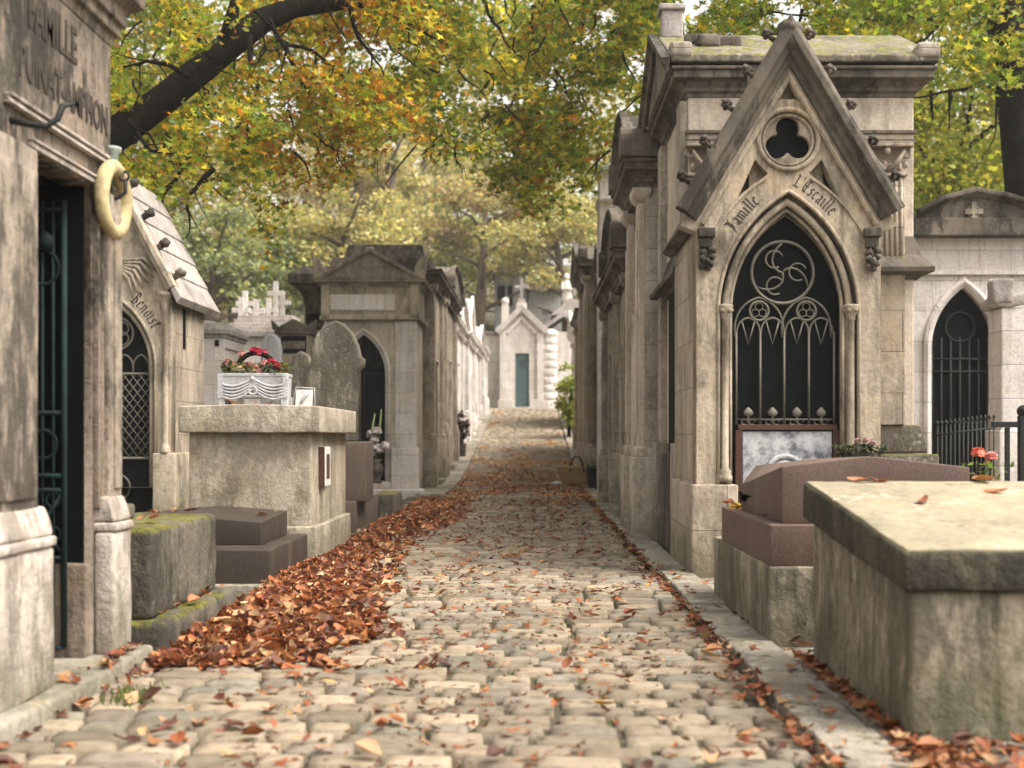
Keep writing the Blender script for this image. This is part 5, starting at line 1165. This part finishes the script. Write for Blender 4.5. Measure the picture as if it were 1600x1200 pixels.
mb.tube(rel([(PX(48, 15), 15, 3.0), (PX(20, 15), 15.4, 5.5), (PX(60, 15), 16, 9)], o1), [.3, .24, .1], 10)
mb.build('trunk', M['bark'], T1)
mb = MB()
for seg_ in ([(335, 258, 0), (318, 280, 0), (300, 305, 0), (294, 340, 0), (290, 372, 0)], [(298, 236, 0), (280, 262, 0), (262, 300, 0), (250, 345, 0)], [(440, 60, 0), (470, 120, 0), (490, 170, .1), (500, 230, .1)], [(390, 60, 0), (400, 130, 0), (380, 200, 0), (392, 250, 0), (398, 300, 0)], [(540, 4, 0), (560, 60, 0), (600, 120, 0)],
            [(200, 190, 0), (240, 240, 0), (330, 245, 0)], [(420, 30, 0), (440, 60, 0), (500, 90, 0), (560, 140, 0)], [(300, 120, 0), (230, 90, 0), (180, 110, 0)], [(330, 95, 0), (310, 50, 0), (270, 10, 0)], [(560, 0, 0), (640, 40, 0), (700, 70, 0)]):
    branch(rel(px_path(seg_, 14.6), o1), .036, T1)
for i in range(70):
    px, py = nr.uniform(180, 650), nr.uniform(-60, 250); Y = nr.uniform(13.5, 17); p = [(px, py, 0)]
    for q in range(4): px += nr.uniform(-22, 22); py += nr.uniform(5, 25); p.append((px, py, 0))
    mb.tube(rel(px_path(p, Y), o1), [.018, .014, .011, .008, .005], 4)
tag(mb.build('twigs', M['bark'], T1), kind='stuff')
def pal1(px, py):
    r = rnd.random()
    if px < 260: return GREEN*3+OLV*2+YEL+(ORG if r < .5 else [])
    if px < 420: return OLV*3+GREEN*4+YEL*2+ORG*(1 if r < .8 else 3)
    return YEL*3+OLV*4+GREEN*4+ORG*(3 if r < .6 else 8)
cs, rs_, ns, ps = canopy(150, 670, [150, 250, 330, 395, 410, 435, 450, 480, 520, 560, 600, 640, 700], [330, 300, 280, 300, 385, 380, 300, 275, 285, 250, 205, 190, 200], -140, 920, (13.2, 18.5), .12, pal1, per=38)
cs = [tuple(Vector(c)-o1) for c in cs]
leaf_cloud('crown', cs, rs_, ns, .135, ps, LF, 'leaf', T1)
# greener tree over the middle, trunk behind the right row
T2 = thing('overhanging_tree', 'green and rust leaved tree hanging over the middle of the path', 'tree', (3.3, 21.5, -.1)); o2 = Vector(T2.location)
mb = MB(); mb.tube(rel([(3.3, 21.5, -.1), (3.25, 21.5, 3), (3.0, 21.3, 6), (2.2, 20.8, 8.6), (1.2, 20, 10.2), (0, 19.4, 11)], o2), [.34, .28, .25, .18, .12, .06], 10); mb.build('trunk', M['bark'], T2)
mb = MB()
for seg_ in ([(745, -30, 0), (765, 20, 0), (790, 60, 0), (818, 95, 0)], [(818, 95, 0), (860, 120, 0), (905, 170, 0)], [(820, 30, 0), (850, 45, 0), (870, 90, 0), (868, 140, 0)], [(1010, -20, 0), (930, 10, 0), (850, 0, 0), (745, -30, 0)], [(830, 10, 0), (832, 60, 0), (838, 100, 0)]):
    branch(rel(px_path(seg_, 19), o2), .035, T2)
for i in range(60):
    px, py = nr.uniform(640, 1010), nr.uniform(-60, 240); Y = nr.uniform(16, 21); p = [(px, py, 0)]
    for q in range(4): px += nr.uniform(-18, 18); py += nr.uniform(5, 22); p.append((px, py, 0))
    mb.tube(rel(px_path(p, Y), o2), [.02, .016, .012, .008, .005], 4)
tag(mb.build('twigs', M['bark'], T2), kind='stuff')
def pal2(px, py):
    r = rnd.random(); return GREEN*4+OLV*3+YEL if r < .65 else GREEN*3+OLV*2+ORG*2 if r < .88 else OLV*2+YEL*2+GREEN
cs, rs_, ns, ps = canopy(630, 1030, [630, 690, 730, 760, 800, 850, 895, 915, 925, 960, 1000, 1030], [170, 235, 190, 280, 300, 330, 335, 300, 225, 195, 170, 150], -140, 1000, (16.5, 22), .13, pal2, per=42, seedo=5)
cs = [tuple(Vector(c)-o2) for c in cs]; leaf_cloud('crown', cs, rs_, ns, .15, ps, LF, 'leaf', T2)
# right tree with dark trunk
T3 = thing('dark_trunk_tree', 'tree with straight near-black trunk at the right edge and green leaves', 'tree', (PX(1612, 17), 17, -.1)); o3 = Vector(T3.location)
mb = MB(); mb.tube(rel([(PX(1616, 17), 17, -.1), (PX(1612, 17), 17, 2.5), (PX(1603, 17), 17, PZ(310, 17)), (PX(1590, 17), 17, PZ(180, 17)), (PX(1577, 17), 17, PZ(90, 17)), (PX(1568, 17), 17, PZ(-20, 17)), (PX(1560, 17), 17, 9.5), (PX(1500, 17), 17, 12)], o3), [.36, .3, .27, .25, .26, .26, .2, .08], 12); mb.build('trunk', M['bark'], T3)
mb = MB()
for seg_ in ([(1580, 100, 0), (1540, 130, 0), (1480, 140, 0), (1435, 150, 0), (1400, 140, 0)], [(1560, 10, 0), (1450, 25, 0), (1330, 30, 0), (1200, 18, 0), (1100, 30, 0)], [(1500, 5, 0), (1450, 60, 0), (1400, 80, 0)], [(1350, 20, 0), (1345, 50, 0)], [(1250, 15, 0), (1245, 60, 0)], [(1200, 10, 0), (1170, 40, 0), (1140, 55, 0)], [(1455, 148, 0), (1457, 190, 0)], [(1483, 140, 0), (1484, 200, 0)], [(1590, 110, 0), (1560, 160, 0), (1545, 230, 0)]):
    branch(rel(px_path(seg_, 16.5), o3), .03, T3)
mb.bm.free()
pal3 = lambda px, py: GREEN*2+OLV if rnd.random() < .75 else YEL+OLV*2+GREEN
cs, rs_, ns, ps = canopy(1020, 1640, [1020, 1420, 1440, 1500, 1560, 1640], [75, 65, 110, 120, 130, 100], -160, 760, (15, 19), .13, pal3, per=32, seedo=9)
cs = [tuple(Vector(c)-o3) for c in cs]; leaf_cloud('crown', cs, rs_, ns, .155, ps, LF, 'leaf', T3)
T4 = thing('yellow_green_tree', 'dense yellow-green tree filling the gap behind the cross-marked pediment', 'tree', (PX(1500, 26), 26, 0)); o4 = Vector(T4.location)
mb = MB(); mb.tube([(0, 0, -.1), (.1, 0, 2.5), (-.2, .2, 5), (.3, .3, 8)], [.3, .26, .2, .08], 8)
for q in range(14): a = q*.9; mb.tube([(0, 0, 2.5+.35*q), (math.cos(a)*1.0, math.sin(a), 3.1+.35*q), (math.cos(a)*2.1, math.sin(a)*2, 3.3+.4*q)], [.08, .05, .02], 5)
mb.build('trunk', M['bark'], T4)
cs, rs_, ns, ps = canopy(1380, 1680, [1380, 1680], [345, 345], -120, 420, (23.5, 28.5), .15, lambda a, b: (GREEN+OLV if rnd.random() < .5 else [(.34, .36, .06), (.24, .3, .045), (.42, .4, .08)]), per=110, rad=(.45, .9), seedo=33)
cs = [tuple(Vector(c)-o4) for c in cs]; leaf_cloud('crown', cs, rs_, ns, .095, ps, QL, 'leaf', T4)
T5 = thing('tall_tree', 'tall green and yellow tree rising high behind the left tombs under the dark limb', 'tree', (PX(70, 36), 36, terr(36)-.2)); o5 = Vector(T5.location)
mb = MB(); mb.tube([(0, 0, 0), (.1, 0, 4), (-.2, .2, 9), (.3, .3, 14)], [.45, .38, .28, .08], 8)
for q in range(22): a = q*2.4; L = 3.6; mb.tube([(0, 0, 4.5+.42*q), (math.cos(a)*L*.5, math.sin(a)*L*.5, 5.4+.42*q), (math.cos(a)*L, math.sin(a)*L, 5.8+.45*q)], [.1, .06, .02], 5)
mb.build('trunk', M['bark'], T5)
cs, rs_, ns, ps = canopy(140, 900, [140, 300, 420, 560, 700, 900], [190, 170, 130, 150, 120, 90], -190, 330, (33, 39), .15, lambda a, b: GREEN*2+OLV*2+YEL, per=90, rad=(.4, .75), seedo=61)
cs = [tuple(Vector(c)-o5) for c in cs]; leaf_cloud('crown', cs, rs_, ns, .15, ps, QL, 'leaf', T5)
# distinct far trees
def far_tree(label, px, Y, h, lean, pal, n=3600, cr=3.2, trunk_r=.35, name='hillside_tree', size=.15):
    x = PX(px, Y); z = terr(Y)-.3; T = thing(name, label, 'tree', (x, Y, z))
    mb = MB(); top = Vector((lean[0], lean[1], h*.85)); mb.tube([(0, 0, 0), (lean[0]*.3, lean[1]*.3, h*.3), tuple(top*.65), tuple(top)], [trunk_r, trunk_r*.8, trunk_r*.5, .08], 8)
    for q in range(12):
        a = q*2.4; b = top*(.35+.05*q); L = cr*rnd.uniform(.5, .95); p1 = b+Vector((math.cos(a)*L*.5, math.sin(a)*L*.5, L*.25)); p2 = b+Vector((math.cos(a)*L, math.sin(a)*L, L*.35+rnd.uniform(-.5, .8)))
        mb.tube([tuple(b), tuple(p1), tuple(p2)], [trunk_r*.35, trunk_r*.2, .03], 5)
    mb.build('trunk', M['barkl'], T)
    cs, rr2, nn2, pp = [], [], [], []
    for q in range(34):
        a, e = rnd.random()*6.28, rnd.uniform(-.5, 1.2); L = cr*rnd.uniform(.45, 1.); cs.append((top.x*.7+L*math.cos(a)*math.cos(e), top.y*.7+L*math.sin(a)*math.cos(e), h*.62+L*.9*math.sin(e))); rr2.append(rnd.uniform(.6, 1.3)*cr/3.2); nn2.append(int(n*1.7)//34); pp.append(pal)
    leaf_cloud('crown', cs, rr2, nn2, size, pp, QL, 'farleaf', T, flat=.55)
PF = [(.44, .38, .15), (.33, .33, .13), (.54, .47, .22), (.24, .27, .11)]
PG = [(.2, .26, .1), (.27, .32, .12), (.4, .4, .16)]
PB = [(.4, .3, .2), (.32, .25, .15), (.48, .36, .24)]
PD = [(.11, .15, .1), (.16, .2, .12), (.24, .27, .16)]
far_tree('pale yellow tree with a strongly leaning brown trunk above the tablet chapel', 640, 50, 9.5, (-3.2, 0), PF, cr=3.4)
far_tree('russet-brown thin-leaved tree directly behind the end chapel', 745, 56, 12, (.5, 0), PB+PF, cr=3.6, n=4200)
far_tree('golden tree with heavy limb beside the top of the right hand row', 905, 54, 9.5, (-1.2, 0), PF, cr=3.6, n=5000)
far_tree('blue-green bushy tree beyond the stone-tiled roof', 320, 48, 8, (.4, 0), PD+PG, cr=3.4, n=5200)
far_tree('light green small tree behind the stone crosses', 440, 52, 8.5, (-.3, 0), PG+PF, cr=3.2, n=4500)
far_tree('fresh green tree low behind the roof of the tablet chapel', 690, 60, 8.5, (0, 0), PG, cr=3.6, n=4200)
mb = MB(); mb.tube(px_path([(1010, 330, 0), (940, 338, 0), (880, 345, 0), (830, 350, 0)], 44), [.42, .36, .3, .2], 8); 
# hillside wood
cs, rr2, nn2, pp, tr = [], [], [], [], MB()
for row, Y in enumerate((64, 72, 82, 94)):
    for i in range(15):
        x = -Y*.62+i*Y*1.24/14+nr.uniform(-2, 2); y = Y+nr.uniform(-3, 3); z = terr(y); h = nr.uniform(12, 16)+row*1.6
        r = rnd.random(); pal = PF if r < .45 else PG+PF if r < .75 else PB+PF if r < .85 else PD
        if x > 14: pal = PG+PF if r < .6 else PF
        tr.tube([(x, y, z-.5), (x+nr.uniform(-.5, .5), y, z+h*.5), (x+nr.uniform(-1, 1), y, z+h*.95)], [.35, .25, .06], 6)
        for q in range(6): a = q*1.05; tr.tube([(x, y, z+h*(.3+.08*q)), (x+2.6*math.cos(a), y+2.6*math.sin(a), z+h*(.42+.08*q))], [.12, .03], 4)
        for q in range(26):
            a, e = rnd.random()*6.28, rnd.uniform(-1.0, 1.3); L = h*.34*rnd.uniform(.4, 1.); cs.append((x+L*math.cos(a)*math.cos(e), y+L*math.sin(a)*math.cos(e), z+h*.55+L*1.25*math.sin(e))); rr2.append(rnd.uniform(.9, 1.7)); nn2.append(190); pp.append(pal)
tag(leaf_cloud('hillside_wood', cs, rr2, nn2, .2, pp, QL, 'farleaf', flat=.6), 'autumn wood covering the rise behind the cemetery', 'wood', kind='stuff')
tag(tr.build('wood_trunks', M['barkl']), 'thin trunks and boughs inside the far autumn wood', 'wood', kind='stuff')
# undergrowth on the rise
cs, rr2, nn2, pp = [], [], [], []
for i in range(420):
    y = nr.uniform(50, 66); x = nr.uniform(-.5*y, .55*y)
    if -3 < x < 3.6 and y < 60: continue
    cs.append((x, y, terr(y)+nr.uniform(.2, 2.2))); rr2.append(nr.uniform(.8, 1.6)); nn2.append(120); pp.append(PG if rnd.random() < .4 else PF+PG if rnd.random() < .7 else PD)
tag(leaf_cloud('undergrowth', cs, rr2, nn2, .2, pp, QL, 'farleaf'), 'shrubby undergrowth at the foot of the wood', 'undergrowth', kind='stuff')
big = MB(); big.tube([(0, 0, 0), (-.1, 0, 3.5), (-.8, -.1, 6.1), (-2.4, -.2, 7.1), (-4.3, -.3, 7.3), (-5.6, -.3, 6.9)], [.5, .42, .36, .32, .26, .16], 8)
# green bush by the far right chapel
T = thing('green_bush', 'bright yellow-green bush sticking out into the path near its far end', 'bush', (PX(889, 34), 34, terr(34)))
cs = [(nr.uniform(-.28, .3), nr.uniform(-.4, .4), nr.uniform(.3, 1.0)+nr.random()*nr.random()*1.3) for i in range(34)]
leaf_cloud('foliage', cs, [.24]*34, [60]*34, .075, [[(.24, .3, .07), (.17, .23, .05), (.34, .34, .1)]]*34, QL, 'leaf', T); mb = MB(); mb.tube([(0, 0, -.1), (0, 0, .8), (.1, 0, 1.6)], [.06, .05, .02]); mb.build('stem', M['bark'], T)
T = thing('dark_shrub', 'dark potted shrub by a doorway in the left row', 'bush', (-1.72, 28.9, terr(29)))
cs = [(nr.uniform(-.12, .12), nr.uniform(-.2, .2), nr.uniform(.4, 1.1)) for i in range(14)]; leaf_cloud('foliage', cs, [.16]*14, [40]*14, .07, [[(.05, .04, .04), (.08, .05, .05)]]*14, QL, 'leaf', T); mb = MB(); mb.lathe([(.1, -.1), (.14, .35), (.12, .36)], (0, 0, 0), 10); mb.build('pot', M['darkg'], T)

# ------------------------------------------------------------------ fallen leaves
RUST = np.array([(.27, .08, .03), (.36, .12, .04), (.18, .05, .025), (.42, .18, .07), (.11, .04, .025), (.31, .1, .035), (.5, .31, .17)])
PALE = np.array([(.42, .2, .08), (.5, .3, .1), (.36, .15, .06), (.55, .36, .18), (.28, .12, .06)])
CL = [curl_leaf(c, w, t, i) for i, (c, w, t) in enumerate(((1.4, .45, .8), (.8, .6, .3), (2.4, .3, 1.3), (.5, .5, -.5), (1.1, .7, .1), (3., .22, 1.6), (1.6, .35, -1.2)))]
def heap(x, y):
    """height of the heap of swept leaves"""
    edge = -1.66+interp(y, [5.1, 5.4, 6.2, 7.0, 8.75, 12, 14.5, 17.8, 19], [.2, .38, .85, .62, .44, .26, .5, .34, .25]); edge += .12*noise.noise(Vector((y*2.3, 1, 0)))
    k = (edge-x)/.55
    if x < (-1.66 if y < 7.9 else -1.74) or y < 5.25 or y > 19.2: return -1
    h = interp(y, [5.2, 5.7, 6.6, 8, 10, 19], [.02, .085, .11, .08, .06, .045])
    return h*min(1, max(k, -1))*min(1, .4+max(0, x+1.7)*2.2)*(1+.5*noise.noise(Vector((x*4, y*4, 2))))
P_, n_try = [], 0
while len(P_) < 15000 and n_try < 90000:
    n_try += 1; y = 5.25+14*rnd.random()**1.25; x = rnd.uniform(-1.74, -.4); h = heap(x, y)
    if h > 0.004 or (h > -.03 and rnd.random() < .1): P_.append((x, y, terr(y)+max(h, 0)*rnd.uniform(.55, 1.05)+.008))
P_ = np.array(P_); n = len(P_); Rm = rot_mats(n, nr.random(n)*6.28, nr.normal(0, .45, n), nr.normal(0, .45, n)); S = nr.uniform(.06, .115, n)
C = RUST[nr.integers(0, len(RUST), n)]*nr.uniform(.3, 1.15, (n, 1)); V, Fc, Cc = scatter(CL, P_, Rm, S, C)
# dark mound under the top layer
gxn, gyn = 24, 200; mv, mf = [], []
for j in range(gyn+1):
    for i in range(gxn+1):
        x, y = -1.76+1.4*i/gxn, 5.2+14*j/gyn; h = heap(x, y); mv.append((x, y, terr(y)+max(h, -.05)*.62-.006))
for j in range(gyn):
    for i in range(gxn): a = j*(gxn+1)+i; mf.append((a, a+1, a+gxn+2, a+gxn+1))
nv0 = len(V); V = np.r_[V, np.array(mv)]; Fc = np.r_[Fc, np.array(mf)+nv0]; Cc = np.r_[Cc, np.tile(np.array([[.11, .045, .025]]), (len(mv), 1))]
FS = [star_leaf(c, f, 1, 30+i) for i, (c, f) in enumerate(((.15, .12), (.4, .2), (.6, -.25), (-.5, .1)))]
def leaf_mix(name, P_, Cs, smin, smax, share, frag=None, tilt=.3):
    # two kinds of dead leaf, lobed and narrow, in one heap
    P_ = np.array(P_); Cs = np.array(Cs); n = len(P_); pick = nr.random(n) < share
    if frag is not None: pick[frag] = False
    S = nr.uniform(smin, smax, n)
    if frag is not None: S[frag] *= .42
    Rm = rot_mats(n, nr.random(n)*6.28, nr.normal(0, tilt, n), nr.normal(0, tilt, n)); V0, F0, C0 = [], [], []; base = 0
    for tm, mk, k in ((CL, ~pick, 1.), (FS, pick, 1.3)):
        V, Fc, Cc = scatter(tm, P_[mk], Rm[mk], S[mk]*k, Cs[mk])
        if Fc.shape[1] == 4: Fc = np.r_[Fc[:, [0, 1, 2]], Fc[:, [0, 2, 3]]]
        V0.append(V); F0.append(Fc+base); C0.append(Cc); base += len(V)
    return np.concatenate(V0), np.concatenate(F0), np.concatenate(C0)
V, Fc, Cc = leaf_mix('', P_, C*1.08, .055, .12, .14, tilt=.45)
mf3 = np.array(mf); mf3 = np.r_[mf3[:, [0, 1, 2]], mf3[:, [0, 2, 3]]]; nv0 = len(V)
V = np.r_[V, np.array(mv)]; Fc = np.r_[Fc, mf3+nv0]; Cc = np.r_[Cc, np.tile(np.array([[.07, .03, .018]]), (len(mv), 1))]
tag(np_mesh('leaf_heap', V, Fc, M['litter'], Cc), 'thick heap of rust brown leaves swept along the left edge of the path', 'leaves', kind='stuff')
P_, Cs_, frag = [], [], set()
def put(x, y, zo, pal): P_.append((x, y, terr(y)+zo)); Cs_.append(pal[rnd.randrange(len(pal))]*rnd.uniform(.7, 1.3))
for i in range(2600):     # strewn on the cobbles, gathering in drifts
    y = 3.3+16*rnd.random()**1.1; x = rnd.uniform(-1.7, .95)
    if noise.noise(Vector((x*1.5, y*1.2, 7))) < .12 and rnd.random() < .72: continue
    put(x, y, .02+.01*rnd.random(), RUST if rnd.random() < .85 else PALE)
for i in range(700):     # along the right hand gutter
    y = 3.3+20*rnd.random(); put(.9+rnd.gauss(0, .035)-.01, y, .012+.012*rnd.random(), RUST)
for i in range(4200):     # crumbled leaf bits caught between the setts
    y = 3.2+12*rnd.random()**1.2; x = rnd.uniform(-1.72, .93)
    if noise.noise(Vector((x*1.1, y*.9, 17))) > -.1 or rnd.random() < .3: put(x, y, -.004+.01*rnd.random(), RUST*.7); frag.add(len(P_)-1)
for i in range(420): put(1.17+abs(rnd.gauss(0, .07)), 3.0+2.4*rnd.random(), .02+.02*rnd.random(), RUST)
for i in range(500): put(rnd.uniform(1.1, 2.4), 3.45+rnd.uniform(-.4, .42), .02+.03*rnd.random(), RUST)   # foot of the box tomb
for i in range(110): put(rnd.uniform(.95, 1.5), rnd.uniform(3, 9), .045, RUST)
for i in range(50): put(-1.7+rnd.gauss(0, .06), 3.6+1.6*rnd.random(), .02, RUST)
for i in range(24): put(rnd.uniform(-1.76, -1.68), rnd.uniform(4.5, 5.25), .10, RUST)
for (x0, x1, y0, y1, zt, k) in ((-3.0, -1.95, 8.6, 9.4, .415, 12), (-3.0, -1.78, 5.5, 6.6, .60, 26), (-1.72, -1.66, 5.5, 6.6, .19, 9), (-2.7, -1.7, 9.5, 9.75, 1.262, 4), (1.1, 1.2, 5.8, 7.2, .595, 4), (-2.7, -1.8, 8.15, 8.45, .255, 6), (1.2, 1.35, 4.8, 7.3, .03, 20)):
    for i in range(k):
        x, y = rnd.uniform(x0, x1), rnd.uniform(y0, y1); P_.append((x, y, zt+.012)); Cs_.append((RUST if rnd.random() < .7 else PALE)[rnd.randrange(5)]*1.1)
for i in range(14000):    # far carpet, denser across the middle distance
    y = 16.5+28*rnd.random(); x = rnd.uniform(-1.75, .95); e = min(abs(x+1.7), abs(x-.95))
    band = interp(y, [16.5, 19, 22, 25, 29, 33, 36, 44], [.35, .65, .9, .9, .55, .3, .18, .06])*(1 if e < .6 else interp(y, [16, 20, 27, 31, 44], [.35, .85, .95, .35, .12]))
    if noise.noise(Vector((x*1.2, y*.7, 4)))*.8+.5 < 1-band: continue
    put(x, y, .02+.02*rnd.random(), RUST*1.5 if y < 25 and rnd.random() < .6 else PALE*1.6)
V, Fc, Cc = leaf_mix('', P_, np.array(Cs_)*.68, .045, .09, .5, sorted(frag), .22); tag(np_mesh('scattered_leaves', V, Fc, M['litter'], Cc), 'brown fallen leaves scattered over cobbles, gutter and far path', 'leaves', kind='stuff')
# grass tufts and moss bits
gv, gf, gc = [], [], []; k = 0
for i in range(900):
    r = rnd.random()
    if r < .12: x, y, s_ = rnd.gauss(-1.52, .04), rnd.gauss(4.6, .07), .05
    elif r < .55: x, y, s_ = .9+rnd.gauss(0, .03), rnd.uniform(6.5, 22), .03
    else: x, y, s_ = 1.05+rnd.gauss(0, .12), rnd.uniform(8, 14), .025
    a = rnd.random()*6.28; w_ = .004; dx, dy = math.cos(a)*w_, math.sin(a)*w_; lx, ly = rnd.uniform(-.5, .5)*s_, rnd.uniform(-.5, .5)*s_; z = terr(y)-.005
    gv += [(x-dx, y-dy, z), (x+dx, y+dy, z), (x+lx+dx*.5, y+ly, z+s_), (x+lx-dx*.5, y+ly, z+s_)]; gf.append((k, k+1, k+2, k+3)); k += 4; c = np.array((.1, .15, .03))*rnd.uniform(.6, 1.4); gc += [c]*4
tag(np_mesh('grass', np.array(gv), np.array(gf), M['leaf'], np.array(gc)), kind='stuff')
big.bm.free(); mb.bm.free()

hz = MB(); hz.box((-116, -16, -1.2), (116, 161, 44)); hm = bpy.data.materials.new('haze_air'); hm.use_nodes = True; hn = hm.node_tree
hn.nodes.clear(); ho = hn.nodes.new('ShaderNodeOutputMaterial'); pv = hn.nodes.new('ShaderNodeVolumePrincipled'); pv.inputs['Density'].default_value = .0011
pv.inputs['Color'].default_value = (.95, .92, .88, 1); pv.inputs['Anisotropy'].default_value = .2; hn.links.new(pv.outputs[0], ho.inputs['Volume'])
tag(hz.build('haze', hm), kind='stuff')
